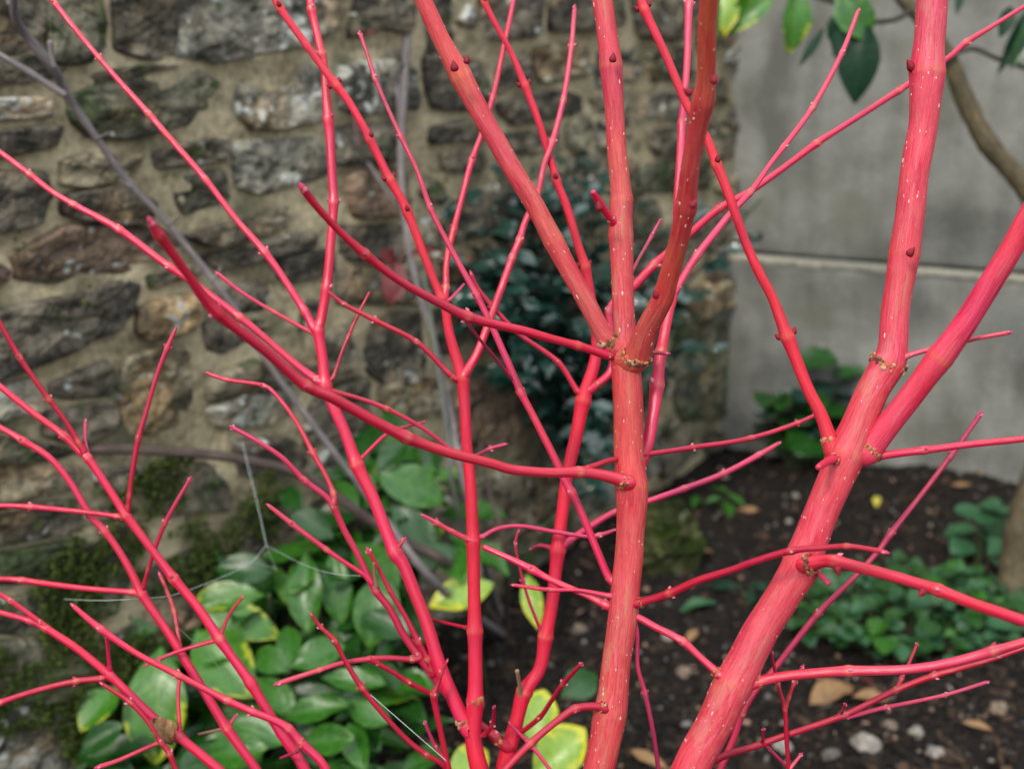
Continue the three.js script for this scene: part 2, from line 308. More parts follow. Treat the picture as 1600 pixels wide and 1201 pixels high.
// ---------------------------------------------------------------- smooth ashlar wall
{
  const dir = new V3(Math.sin(63 * deg), 0, Math.cos(63 * deg)), nrm = new V3(-Math.cos(63 * deg), 0, Math.sin(63 * deg));   // from the corner to the right, coming nearer
  const wall = new THREE.Group();
  top(wall, 'ashlar_wall', 'smooth grey ashlar wall of big dressed blocks with one pale joint', 'block wall');
  const aMap = tex(768, 768, (u, v) => {
    const streak = fbm(u * 14, v * 3, 70, 4), a = fbm(u * 5, v * 5, 71, 5), g = fbm(u * 90, v * 90, 72, 2), l = fbm(u * 16, v * 16, 73, 2);
    let k = mix3([0.125, 0.128, 0.115], [0.29, 0.295, 0.27], clamp(0.47 + a * 1.35 + streak * 0.75 + g * 0.4));
    const gm = fbm(u * 4, v * 6, 75, 3); k = mix3(k, [0.15, 0.158, 0.12], smooth(0.05, 0.35, gm) * 0.6);
    if (l > 0.41) k = mix3(k, [0.42, 0.45, 0.44], smooth(0.41, 0.46, l) * 0.7);
    return k;
  });
  const mat = new THREE.MeshStandardMaterial({ map: aMap, bumpMap: stoneBump, bumpScale: 0.003, roughness: 0.88 });
  const joint = new THREE.MeshStandardMaterial({ map: tex(128, 128, (u, v) => mix3([0.22, 0.21, 0.17], [0.46, 0.45, 0.38], clamp(0.5 + fbm(u * 14, v * 14, 80, 4)))), roughness: 0.95 });
  const place = (s, t, o) => CORNER.clone().setY(0).addScaledVector(dir, s).addScaledVector(nrm, o).setY(t);
  const hit = (x, y) => { const r = ray(x, y), t = CORNER.clone().sub(camera.position).dot(nrm) / r.dot(nrm), p = camera.position.clone().addScaledVector(r, t); return [p.clone().sub(CORNER).dot(dir), p.y]; };
  const tj = hit(1300, 407)[1];
  const rows = [[-0.1, tj], [tj, tj + 0.8], [tj + 0.8, tj + 1.5]];
  rows.forEach(([t0, t1], r) => {
    const off = [-0.25, -0.45, -0.1, -0.6][r];
    for (let k = 0; k < 3; k++) {
      const s0 = off + k * 1.35, s1 = s0 + 1.35, g = 0.004, pos = [];
      const top_ = t1 - 0.012;
      const geo = grid(60, 30, (u, v) => {
        u = (1 - Math.cos(Math.PI * u)) / 2; v = (1 - Math.cos(Math.PI * v)) / 2;
        const s = lerp(s0 + g, s1 - g, u), t = lerp(t0 + 0.004, top_, v), e = Math.min(u * 1.35, (1 - u) * 1.35, v * (t1 - t0), (1 - v) * (t1 - t0));
        const o = -0.007 * (1 - smooth(0, 0.01, e + 0.004 * noise.noise(s * 30, t * 30, 1))) + 0.006 * fbm(s * 6, t * 6, 81 + r, 4) + (e <= 1e-6 ? -0.06 : 0);
        const p = place(s, t, o + 0.012); return [p.x, p.y, p.z, s / 0.85, t / 0.85];
      });
      part(wall, 'block', geo, mat);
    }
    // mortar joint along the block's upper edge, ragged and proud in places
    const jg = grid(220, 6, (u, v) => { const s = lerp(-0.6, 3.6, u), w = 0.016 + 0.014 * fbm(s * 7, r, 9, 3) + 0.03 * smooth(0.18, 0.3, fbm(s * 3.2 + 2.1, r * 4.4, 2, 2)); const t = lerp(t1 - 0.006 - w, t1 + 0.003, v); const p = place(s, t, 0.0115 + 0.005 * Math.sin(v * Math.PI) + 0.008 * fbm(s * 20, t * 20, 4, 2)); return [p.x, p.y, p.z, s / 0.2, t / 0.2]; });
    part(wall, 'joint', jg, joint);
  });
  const rot = Math.atan2(-dir.z, dir.x), core = new THREE.BoxGeometry(4.2, tj + 1.5, 0.3); core.rotateY(rot);
  const c = place(1.5, (tj + 1.3) / 2, -0.165); core.translate(c.x, c.y, c.z);
  part(wall, 'core', core, joint);
}

// ---------------------------------------------------------------- coral bark maple
const barkMap = tex(256, 512, (u, v) => {
  const x = Math.cos(u * 2 * Math.PI) * 1.6, y = Math.sin(u * 2 * Math.PI) * 1.6;
  const streak = fbm(x * 6, y * 6, v * 9, 3), blot = fbm(x * 1.4, y * 1.4, v * 2.6 + 5, 3), fine = fbm(x * 20, y * 20, v * 40, 2);
  const speck = noise.noise(x * 30, y * 30, v * 46), k = clamp(0.86 + 0.16 * streak + 0.22 * fine + 0.25 * blot, 0.45, 1), pale = 0.8 * smooth(0.12, 0.5, fbm(x * 2.4, y * 2.4, v * 9 + 31, 3)), dk = speck > 0.52 ? 0.72 : 1;
  return [k * dk, clamp(k * dk * (0.72 + 1.0 * blot + 0.35 * streak + pale * 0.5), 0.08, 1), clamp(k * dk * (0.74 + 0.8 * blot + pale * 0.55), 0.08, 1)];
});
const stemMap = tex(256, 1024, (u, v) => { // older bark: streaked, with olive film and rubbed pale patches
  const x = Math.cos(u * 2 * Math.PI) * 1.6, y = Math.sin(u * 2 * Math.PI) * 1.6;
  const fib = fbm(x * 9, y * 9, v * 12, 3), blot = fbm(x * 1.1, y * 1.1, v * 5 + 5, 4), fine = fbm(x * 26, y * 26, v * 60, 2), crack = noise.noise(x * 14, y * 14, v * 22 + 3);
  let k = [0.88 + 0.34 * fib + 0.35 * fine + 0.2 * blot, 0.36 + 0.5 * blot + 0.3 * fib + 0.25 * fine, 0.4 + 0.34 * blot + 0.18 * fib + 0.18 * fine];
  k = mix3(k, [0.78, 0.95, 0.6], 0.78 * smooth(0.04, 0.38, fbm(x * 1.3 + 7, y * 1.3, v * 4, 4) + 0.25 * fine));   // olive film
  k = mix3(k, [1, 0.85, 0.95], 0.5 * smooth(0.16, 0.4, fbm(x * 1.8, y * 1.8 + 4, v * 9, 3)));                       // rubbed, bloomy
  if (crack > 0.5) k = mix3(k, [0.42, 0.3, 0.22], smooth(0.5, 0.62, crack) * 0.7);
  return k;
});
const barkBump = tex(256, 512, (u, v) => { const x = Math.cos(u * 2 * Math.PI) * 1.6, y = Math.sin(u * 2 * Math.PI) * 1.6; return 0.5 + 0.4 * fbm(x * 10, y * 10, v * 6, 3); }, false);
const barkMat = new THREE.MeshPhysicalMaterial({ map: stemMap, bumpMap: barkBump, bumpScale: 0.0009, vertexColors: true, roughness: 0.5, specularIntensity: 0.9 });
const twigMat = new THREE.MeshPhysicalMaterial({ map: barkMap, bumpMap: barkBump, bumpScale: 0.0005, vertexColors: true, roughness: 0.3, specularIntensity: 1, clearcoat: 0.25, clearcoatRoughness: 0.3 });
const lentMat = new THREE.MeshStandardMaterial({ color: lin(0.66, 0.46, 0.4), roughness: 0.8 });
const collarMat = new THREE.MeshStandardMaterial({ vertexColors: true, roughness: 0.9 });
const budMats = [lin(0.46, 0.035, 0.1), lin(0.2, 0.006, 0.018), lin(0.58, 0.17, 0.25)].map(c => new THREE.MeshPhysicalMaterial({ color: c, roughness: 0.6, specularIntensity: 0.6 }));
const deadMat = new THREE.MeshStandardMaterial({ vertexColors: true, roughness: 0.9 });
const HUE = { coral: lin(0.58, 0.14, 0.142), corald: lin(0.5, 0.12, 0.105), roseT: lin(0.64, 0.125, 0.195), pinkT: lin(0.68, 0.085, 0.185), salmon: lin(0.66, 0.038, 0.082), pink: lin(0.66, 0.02, 0.092), rose: lin(0.68, 0.062, 0.155), crim: lin(0.46, 0.009, 0.047), mag: lin(0.57, 0.034, 0.132), dead: lin(0.24, 0.15, 0.08) };
const SCAR = lin(0.62, 0.27, 0.13);

const maple = new THREE.Group();
const ROOT = new V3(0.03, 0, -0.7); ROOT.y = soilH(ROOT.x, ROOT.z);
top(maple, 'coral_bark_maple', 'leafless maple with bright coral red stems and pink twigs filling the view', 'shrub');

const BR = {};
const budGeo = (() => { const pts = [[0.001, 0], [0.55, 0.12], [0.8, 0.45], [0.72, 0.95], [0.42, 1.5], [0.12, 1.95], [0.001, 2.05]].map(p => new THREE.Vector2(p[0], p[1])); return new THREE.LatheGeometry(pts, 8); })();
const blobGeo = new THREE.IcosahedronGeometry(1, 1);
function addBud(mesh, at, dir, r, mat, len = 1) {
  const b = part(mesh, 'bud', budGeo, mat);
  b.position.copy(at); b.quaternion.setFromUnitVectors(new V3(0, 1, 0), dir.clone().normalize()); b.scale.set(r, r * len, r);
}
function addCollar(mesh, at, dir, r) { // broken, flaky scar tissue round a branch base
  const gs = [], n = Math.round(clamp(r / 0.00012, 18, 110)), nrm = new V3(0.37, 0.81, 0.2).cross(dir).normalize(), bi = dir.clone().cross(nrm), a0 = rr(0, 6.28), M = new THREE.Matrix4();
  for (let k = 0; k < n; k++) {
    const a = a0 + rr(0, 1) * 5.6, s = Math.min(r, 0.006) * rr(0.1, 0.32), o = nrm.clone().multiplyScalar(Math.cos(a)).addScaledVector(bi, Math.sin(a)), e = dir.clone().cross(o);
    const g = new THREE.IcosahedronGeometry(1, 0);
    M.makeBasis(e.multiplyScalar(s * rr(0.6, 1.5)), dir.clone().multiplyScalar(s * rr(0.6, 1.4)), o.clone().multiplyScalar(s * 0.55)).setPosition(at.clone().addScaledVector(o, r * rr(1.0, 1.09)).addScaledVector(dir, Math.min(r, 0.006) * (rr(-0.75, 0.35) * (0.4 + 0.6 * rnd())) + r * 0.14 * Math.sin(a * 2 + a0)));
    g.applyMatrix4(M);
    const c = [[0.34, 0.14, 0.045], [0.17, 0.075, 0.03], [0.42, 0.3, 0.19], [0.07, 0.036, 0.02], [0.5, 0.1, 0.07], [0.4, 0.2, 0.07]][Math.floor(rnd() * 6)], col = []; for (let i = 0; i < g.attributes.position.count; i++) col.push(...c);
    g.setAttribute('color', new THREE.Float32BufferAttribute(col, 3)); gs.push(g);
  }
  part(mesh, 'bark_scar', mergeGeometries(gs), collarMat);
}
// pts: [x, y, width, mark]  marks: n node with two buds, r ring only, c brown scar, t terminal bud at the end
function branch(id, kind, opt, pts) {
  const par = opt.p ? BR[opt.p] : null;
  let d0 = opt.d, list = pts.map(p => ({ x: p[0], y: p[1], w: p[2], m: p[3] || '', d: p[4] }));
  let startAt = null;
  const Z = list[list.length - 1], Y = list[list.length - 2];   // what leaves the picture grows on outside it
  if (Z.y < -20 || Z.x < -20 || Z.x > 1620) { const q = 330 / Math.hypot(Z.x - Y.x, Z.y - Y.y); list.push({ x: Z.x + (Z.x - Y.x) * q * 0.5, y: Z.y + (Z.y - Y.y) * q * 0.5, w: Z.w * 0.9, m: '' }, { x: Z.x + (Z.x - Y.x) * q + 12, y: Z.y + (Z.y - Y.y) * q, w: Z.w * 0.75, m: '' }); }
  if (par) { // nearest place on the parent's axis
    let best = 1e9, hit = null;
    for (const q of par.px) { const e = Math.hypot(q.x - list[0].x, q.y - list[0].y); if (e < best) { best = e; hit = q; } }
    d0 = hit.d + (opt.off || 0) * hit.w * hit.d / F / 2;
    startAt = hit;
  }
  const d1 = d0 + (opt.dz || 0);
  let L = 0, Lin = 0; list.forEach((q, i) => { if (i) L += Math.hypot(q.x - list[i - 1].x, q.y - list[i - 1].y); q.l = L; if (i < pts.length) Lin = L; });
  list.forEach(q => { if (q.d === undefined) q.d = lerp(d0, d1, q.l / Lin); });
  if (startAt && Math.hypot(startAt.x - list[0].x, startAt.y - list[0].y) > 1) list.unshift({ x: startAt.x, y: startAt.y, w: list[0].w * 1.08, m: '', d: startAt.d, l: 0 });
  else if (startAt) list.unshift({ x: startAt.x + (list[0].x - list[1].x) * 0.2, y: startAt.y + (list[0].y - list[1].y) * 0.2, w: list[0].w, m: '', d: startAt.d, l: 0 });
  const ctl = list.map(q => ({ p: P(q.x, q.y, q.d), r: q.w * q.d / F / 2, m: q.m, x: q.x, y: q.y, w: q.w, d: q.d }));
  if (opt.root) { // go on down to the root, under the picture
    const a = ctl[0], n = ctl[1], dir = a.p.clone().sub(n.p).normalize(), base = ROOT.clone().add(new V3(opt.root[0], -0.03, opt.root[1]));
    const h = k => ({ m: '', x: 0, y: 9999, w: 0, d: 1, ...k });
    const e1 = a.p.clone().addScaledVector(dir, 0.05), e2 = e1.clone().addScaledVector(dir, 0.07).lerp(base, 0.12), e3 = e2.clone().lerp(base, 0.5);
    ctl.unshift(h({ p: base, r: a.r * 1.5 }), h({ p: e3, r: a.r * 1.25 }), h({ p: e2, r: a.r * 1.12 }), h({ p: e1, r: a.r * 1.04 }));
  }
  const c0 = HUE[opt.c || 'pink'], c1 = HUE[opt.c1 || opt.c || 'pink'];
  const samples = [], px = [], nodeAt = [];
  const N = ctl.length;
  for (let i = 0; i < N - 1; i++) {
    const A = ctl[Math.max(0, i - 1)], B = ctl[i], C = ctl[i + 1], D = ctl[Math.min(N - 1, i + 2)];
    const n = Math.max(3, Math.min(60, Math.ceil(B.p.distanceTo(C.p) / 0.0035)));
    for (let k = 0; k < n + (i === N - 2 ? 1 : 0); k++) {
      const t = k / n; if (k === 0) nodeAt.push([samples.length, B]);
      const p = new V3(cr(A.p.x, B.p.x, C.p.x, D.p.x, t), cr(A.p.y, B.p.y, C.p.y, D.p.y, t), cr(A.p.z, B.p.z, C.p.z, D.p.z, t));
      samples.push({ p, r: lerp(B.r, C.r, t) });
      if (B.y < 9000) px.push({ x: lerp(B.x, C.x, t), y: lerp(B.y, C.y, t), w: lerp(B.w, C.w, t), d: lerp(B.d, C.d, t) });
    }
  }
  nodeAt.push([samples.length - 1, ctl[N - 1]]);
  // slight waver, swelling at the nodes, colour along the length
  let len = 0; const S = samples, Lt = S.reduce((s, q, i) => s + (i ? q.p.distanceTo(S[i - 1].p) : 0), 0), z0 = rnd() * 90;
  const along = []; S.forEach((q, i) => { if (i) len += q.p.distanceTo(S[i - 1].p); along.push(len); });
  const marks = nodeAt.filter(([, c]) => /[nrc]/.test(c.m)).map(([i, c]) => ({ l: along[i], r: S[i].r, i, m: c.m }));
  S.forEach((q, i) => {
    const f = along[i] / Lt; let sw = 0, sc = 0;
    for (const m of marks) { const e = (along[i] - m.l) / Math.max(m.r, 0.0016), f2 = (along[i] - m.l) / Math.min(m.r, 0.0028), big = m.r > 0.006; sw += (big ? 0.06 : 0.15) * Math.exp(-e * e * (e > 0 ? 0.9 : 0.45)) + (big ? 0.025 : 0.09) * Math.exp(-f2 * f2 * 4); sc = Math.max(sc, Math.exp(-f2 * f2 * 7)); }
    q.c = c0.clone().lerp(c1, f);
    const v = 1 + 0.14 * noise.noise(along[i] * 26, z0, 0); q.c.r *= clamp(v, 0.8, 1.08); q.c.g *= 1 + 0.5 * noise.noise(along[i] * 17, z0, 4); q.c.b *= 1 + 0.35 * noise.noise(along[i] * 13, z0, 8);
    q.c.lerp(SCAR, sc * 0.5 * clamp(0.6 + noise.noise(along[i] * 300, z0, 7)));
    const fl = startAt ? Math.exp(-Math.max(0, along[i] - startAt.w * startAt.d / F / 2) / (1.1 * S[0].r)) * 0.3 : 0;
    const r0 = q.r; q.r *= 1 + fl + sw + 0.02 * noise.noise(along[i] * 60, z0, 2);
    q.p.addScaledVector(UPV, 0.25 * r0 * noise.noise(along[i] * 22, z0, 5)); q.p.addScaledVector(RIGHT, 0.25 * r0 * noise.noise(along[i] * 22, z0, 15));
  });
  const thick = ctl.reduce((m, q) => Math.max(m, q.w), 0);
  const { g, rings } = sweep(S, thick > 24 ? 28 : thick > 12 ? 18 : 12, false, true);
  const mesh = part(maple, kind, g, kind === 'dead_stub' ? deadMat : thick > 24 ? barkMat : twigMat);
  BR[id] = { px, mesh, rings, w: thick };
  let parity = Math.floor(rnd() * 2);
  for (const m of marks) {
    const R = rings[m.i];
    if (m.m.includes('n')) {
      const br = thick > 24 ? 0.0026 : Math.max(0.0013, m.r * 0.5), ang = parity * Math.PI / 2 + rr(-0.4, 0.4); parity ^= 1;
      for (const s of [0, Math.PI]) {
        const o = R.n.clone().multiplyScalar(Math.cos(ang + s)).addScaledVector(R.b, Math.sin(ang + s));
        addBud(mesh, R.p.clone().addScaledVector(o, m.r * 0.98), R.t.clone().addScaledVector(o, thick > 24 ? 0.7 : 0.6), br, budMats[thick > 24 ? 1 : rnd() < 0.55 ? 2 : 0], thick > 24 ? 1 : rr(0.9, 1.15));
      }
    }
  }
  if (startAt && kind !== 'dead_stub') { const k = 1 + Math.max(0, rings.findIndex(R => R.p.distanceTo(rings[0].p) > startAt.w * startAt.d / F / 2 * 0.98)); const R = rings[Math.min(rings.length - 1, k)]; addCollar(mesh, R.p, R.t, R.r * (opt.scar || 0.95)); }
  for (const m of marks) if (m.m.includes('c')) addCollar(mesh, rings[m.i].p, rings[m.i].t, m.r * 1.06);
  const end = ctl[N - 1];
  if (end.m.includes('t')) { const R = rings[rings.length - 1]; addBud(mesh, R.p.clone().addScaledVector(R.t, R.r * 0.2), R.t, R.r * 1.05, budMats[0], 1.1); for (const s of [1, -1]) addBud(mesh, R.p.clone().addScaledVector(R.b, s * R.r * 0.7), R.t.clone().addScaledVector(R.b, s * 0.4), R.r * 0.7, budMats[2], 1); }
  if (opt.dots) { // pale lenticels standing on the bark
    const gs = [], M = new THREE.Matrix4(), q = new THREE.Quaternion(), base = new THREE.IcosahedronGeometry(1, 0);
    let col = rr(0, 6.28);
    for (let k = 0; k < opt.dots; k++) {
      if (rnd() < 0.35) col = rr(0, Math.PI * 2);
      const R = rings[Math.floor(rnd() * (rings.length - 3)) + 1]; const a = col + rr(-0.12, 0.12);
      const o = R.n.clone().multiplyScalar(Math.cos(a)).addScaledVector(R.b, Math.sin(a)), e = R.t.clone().cross(o);
      const s = rr(0.0002, 0.0005) * (rnd() < 0.14 ? rr(1.4, 2.2) : 1);
      M.makeBasis(e.multiplyScalar(s * rr(0.7, 1)), R.t.clone().multiplyScalar(s * rr(0.8, 2.8)), o.clone().multiplyScalar(s * 0.45)).setPosition(R.p.clone().addScaledVector(o, R.r));
      gs.push(base.clone().applyMatrix4(M));
    }
    const m = part(mesh, 'lenticels', mergeGeometries(gs), lentMat); m.userData.kind = 'stuff';
  }
}
// the two thick coral stems
branch('T1', 'stem', { d: 0.82, dz: -0.02, c: 'coral', c1: 'coral', root: [0.0, 0.0], dots: 620 }, [[930, 1230, 50], [935, 1201, 49], [952, 1112, 49, 'r'], [965, 1041, 45], [974, 961, 47], [980, 890, 45], [983, 840, 44], [986, 802, 46], [987, 758, 49, 'r'], [984, 706, 46], [979, 627, 47], [976, 572, 47], [975, 545, 42], [975, 513, 35], [974, 433, 34], [971, 369, 37, 'r'], [972, 313, 34, 'r'], [970, 293, 32], [961, 186, 30], [954, 103, 34, 'r'], [947, 53, 32], [940, 0, 32], [936, -40, 31]]);
branch('T2', 'stem', { d: 0.80, dz: -0.02, c: 'coral', c1: 'roseT', root: [0.03, 0.0], dots: 620 }, [[1062, 1232, 58], [1078, 1201, 58], [1118, 1121, 57], [1146, 1065, 58, 'r'], [1190, 985, 55], [1231, 920, 54], [1254, 880, 56, 'r'], [1283, 800, 53], [1311, 739, 55], [1324, 708, 58, 'r'], [1347, 653, 51], [1368, 605, 49], [1387, 566, 50, 'c'], [1395, 535, 45], [1404, 460, 43], [1414, 397, 46, 'r'], [1422, 327, 45], [1427, 293, 44], [1442, 186, 45], [1452, 115, 52, 'r'], [1454, 67, 47], [1454, 0, 48], [1455, -40, 48]]);
branch('T1a', 'branch', { p: 'T1', off: -0.3, dz: -0.03, c: 'coral', scar: 1.0, dots: 90 }, [[951, 536, 27], [905, 452, 29], [863, 376, 31, 'r'], [830, 316, 30], [787, 242, 31], [757, 192, 31], [720, 117, 34, 'r'], [690, 60, 28], [663, 2, 27], [645, -40, 27]]);
branch('T1b', 'branch', { p: 'T1', off: -0.75, dz: -0.16, c: 'corald', scar: 1.0, dots: 90 }, [[992, 560, 37], [1013, 508, 34], [1034, 466, 32, 'r'], [1050, 415, 31], [1069, 340, 31], [1073, 323, 33, 'r'], [1082, 240, 29], [1099, 157, 35, 'r'], [1105, 107, 29], [1108, 0, 30], [1109, -40, 30]]);
branch('T1c', 'branch', { p: 'T1', off: -0.9, dz: -0.19, c: 'salmon', c1: 'crim', scar: 1.05 }, [[982, 754, 19.8], [965, 749, 18.9], [933, 741, 17.1], [904, 737, 16.2, 'r'], [853, 738, 15.3], [800, 733, 15.3], [768, 724, 15.3], [720, 712, 16.2], [666, 695, 16.2], [634, 683, 18.9, 'r'], [586, 659, 17.1], [520, 622, 18.0], [477, 601, 17.1, 'n'], [420, 553, 16.2], [338, 487, 18.0, 'n'], [293, 428, 14.4], [248, 367, 16.2, 'n'], [237, 350, 12.6, 't']]);
branch('T1d', 'branch', { p: 'T1', off: -0.5, dz: -0.12, c: 'pink', c1: 'crim', scar: 1.0 }, [[950, 553, 14], [941, 551, 14], [901, 540, 13, 'r'], [858, 529, 13], [820, 518, 14], [773, 507, 14], [730, 495, 16, 'n'], [690, 475, 14], [626, 439, 13], [570, 396, 15, 'n'], [528, 359, 11], [493, 321, 12], [475, 298, 14, 't']]);
branch('T1e', 'branch', { p: 'T1', off: -0.6, dz: -0.1, c: 'crim', scar: 1.1 }, [[994, 942, 13], [1010, 938, 12], [1048, 926, 13, 'n'], [1093, 906, 12], [1146, 889, 11], [1180, 877, 11], [1237, 860, 11, 'n'], [1287, 856, 9], [1324, 854, 9, 'r'], [1353, 857, 8], [1380, 862, 9, 't']]);
branch('T1f', 'branch', { p: 'T1', off: 0.4, dz: 0.03, c: 'pink', c1: 'mag', scar: 0.9 }, [[955, 906, 12], [933, 858, 12], [907, 797, 12], [893, 768, 13, 'n'], [880, 745, 12], [867, 717, 12], [832, 648, 11], [813, 612, 12, 'n'], [789, 556, 11], [770, 513, 10], [744, 460, 10, 'n'], [717, 412, 9], [693, 367, 8], [672, 323, 9, 'n'], [650, 263, 7], [626, 213, 8, 'n'], [602, 160, 6], [586, 122, 8, 'n'], [574, 86, 5.5], [563, 55, 7, 't']]);
branch('T1g', 'twig', { p: 'T1', off: -0.2, dz: 0.02, c: 'pink', scar: 0.9 }, [[955, 931, 8], [904, 922, 6], [859, 921, 7, 'n'], [804, 914, 5.5, 't']]);
branch('T1h', 'branch', { p: 'T1', off: -0.8, dz: -0.03, c: 'crim', c1: 'crim', scar: 1.15 }, [[945, 1107, 13], [933, 1103, 12], [899, 1107, 12, 'n'], [867, 1129, 11], [829, 1161, 11, 'n'], [800, 1190, 11], [772, 1220, 11]]);
branch('T1i', 'twig', { p: 'T1', off: 0, dz: 0.0, c: 'rose' }, [[996, 552, 7], [1020, 551, 6], [1040, 552, 7, 't']]);
branch('T1j', 'twig', { p: 'T1', off: -0.4, dz: -0.02, c: 'pink', scar: 1 }, [[962, 350, 13], [950, 336, 11], [938, 318, 13], [927, 300, 9]]);
branch('T1k', 'twig', { p: 'T1', off: 0.6, dz: 0.05, c: 'mag' }, [[985, 428, 6], [1000, 401, 5], [1018, 369, 6, 'n'], [1032, 344, 4, 't']]);
// stem behind the thick one, forking at mid height
branch('R', 'branch', { p: 'T1', off: 0.6, dz: 0.08, c: 'pink', c1: 'rose' }, [[990, 756, 20], [1011, 700, 20], [1020, 650, 19], [1026, 602, 20, 'n'], [1034, 548, 17, 'r'], [1045, 487, 16], [1053, 450, 15], [1058, 345, 14], [1066, 192, 13, 'n'], [1073, 107, 11], [1076, 40, 12], [1077, 6, 13, 'n'], [1079, -40, 11]]);
branch('Ra', 'branch', { p: 'R', off: 0, dz: 0.06, c: 'rose', c1: 'rose' }, [[1055, 454, 12], [1090, 399, 12, 'n'], [1136, 340, 11], [1172, 301, 10, 'r'], [1200, 262, 8], [1225, 229, 9, 'n'], [1270, 168, 9, 'n'], [1316, 83, 8, 'n'], [1341, 18, 6, 't']]);
// pink clump: three younger stems
branch('P3', 'stem', { d: 0.93, dz: 0.03, c: 'pink', c1: 'pink', root: [-0.02, -0.05] }, [[782, 1228, 26], [792, 1180, 26], [801, 1145, 24], [808, 1118, 22], [820, 1080, 23, 'r'], [843, 1046, 20], [853, 994, 21, 'r'], [863, 948, 20], [868, 890, 20], [872, 858, 22, 'r'], [877, 813, 19], [883, 760, 19], [899, 685, 20], [912, 625, 22, 'r'], [930, 561, 18], [932, 510, 16], [922, 458, 15], [914, 415, 15, 'n'], [901, 375, 13], [884, 318, 13], [869, 280, 12, 'n'], [845, 200, 11], [820, 133, 12, 'n'], [800, 86, 9], [778, 45, 9], [757, 2, 10, 'n'], [745, -40, 9]]);
branch('P2', 'stem', { d: 0.91, dz: 0.03, c: 'pink', root: [-0.04, -0.03] }, [[752, 1228, 30], [748, 1201, 29], [739, 1150, 26], [741, 1094, 24, 'c'], [741, 1041, 22], [742, 985, 22, 'r'], [741, 930, 20], [740, 881, 20], [740, 845, 20, 'r'], [736, 773, 18], [730, 693, 17], [723, 610, 18], [721, 590, 19, 'r'], [704, 526, 15], [696, 481, 14], [690, 466, 15, 'r'], [680, 443, 13], [661, 393, 13], [637, 331, 14, 'n'], [608, 280, 13, 'n'], [578, 216, 13, 'n'], [549, 165, 12], [525, 133, 13, 'n'], [501, 101, 11], [478, 70, 11, 'r'], [437, 13, 12, 'n'], [415, -30, 10]]);
branch('P1', 'stem', { p: 'P2', off: 0.2, dz: 0.04, c: 'pink', scar: 1.0 }, [[733, 1140, 22], [717, 1110, 22], [688, 1041, 22], [666, 969, 20], [632, 885, 20], [616, 861, 21, 'r'], [586, 786, 19], [557, 725, 20, 'r'], [538, 672, 18], [516, 621, 18], [509, 601, 19, 'r'], [504, 561, 16], [497, 516, 17, 'r'], [501, 500, 15], [509, 449, 15, 'n'], [517, 375, 14], [521, 316, 14, 'n'], [520, 285, 14], [517, 226, 14], [513, 186, 15, 'n'], [507, 107, 12], [502, 85, 13, 'n'], [493, 42, 12], [487, 14, 13, 'n'], [480, -35, 11]]);
branch('R2', 'branch', { p: 'P3', off: -0.2, dz: 0.05, c: 'pink' }, [[920, 610, 13], [952, 582, 13], [958, 540, 12], [952, 486, 11, 'n'], [972, 462, 13], [992, 446, 14], [1024, 412, 14, 'n'], [1080, 364, 12], [1125, 326, 12, 'n'], [1173, 299, 11], [1233, 256, 10], [1276, 224, 11, 'n'], [1313, 200, 9], [1404, 142, 10, 'n'], [1450, 112, 9], [1486, 88, 9], [1510, 67, 10, 'n'], [1553, 40, 7], [1605, 8, 7]]);
branch('P3a', 'twig', { p: 'P3', off: -0.3, dz: -0.01, c: 'pink', c1: 'crim', scar: 1 }, [[903, 612, 9], [872, 566, 8, 'n'], [816, 525, 7], [794, 505, 7], [769, 478, 8, 'n'], [746, 449, 6], [737, 430, 7, 't']]);
branch('P3b', 'twig', { p: 'P3', off: 0, dz: 0.02, c: 'mag' }, [[866, 857, 8], [845, 852, 6, 'r'], [832, 857, 6, 't']]);
branch('P3c', 'twig', { p: 'P3', off: 0, dz: 0.05, c: 'mag', c1: 'rose' }, [[882, 850, 11], [920, 823, 11], [960, 800, 10], [1010, 784, 9], [1069, 763, 10, 'n'], [1130, 740, 9, 'n'], [1186, 711, 9, 'n'], [1216, 693, 6, 't']]);
branch('P3d', 'dead_stub', { p: 'P3', off: -0.3, dz: -0.02, c: 'dead' }, [[814, 1090, 9], [812, 1070, 6], [808, 1048, 7]]);
branch('P3e', 'twig', { p: 'P3', off: -0.5, dz: -0.06, c: 'crim' }, [[808, 1148, 8], [843, 1121, 8, 'n'], [862, 1094, 7], [880, 1067, 8, 'n'], [907, 1038, 6, 't']]);
branch('P3f', 'twig', { p: 'P3', off: -0.2, dz: -0.02, c: 'mag' }, [[846, 990, 6], [843, 980, 5], [827, 940, 4.5, 'r'], [817, 908, 5, 'n'], [810, 878, 4], [805, 850, 4.5, 'n'], [810, 830, 4, 't']]);
branch('R3', 'twig', { p: 'T1c', off: 0.3, dz: 0.12, c: 'crim', c1: 'pink' }, [[906, 735, 9], [930, 727, 9], [960, 717, 8], [1013, 709, 8], [1082, 699, 8, 'n'], [1173, 685, 8, 'n'], [1245, 661, 7, 'n'], [1272, 649, 6, 't']]);
branch('P2a', 'branch', { p: 'P2', off: -0.2, dz: 0.04, c: 'pink', c1: 'rose', scar: 0.9 }, [[725, 586, 14], [746, 550, 13], [765, 501, 12], [784, 449, 12], [800, 402, 11, 'n'], [812, 374, 11, 'n'], [820, 348, 10], [840, 302, 10, 'n'], [851, 256, 9], [864, 221, 10, 'n'], [880, 155, 9, 'n'], [893, 72, 8, 'n'], [898, 14, 7, 't']]);
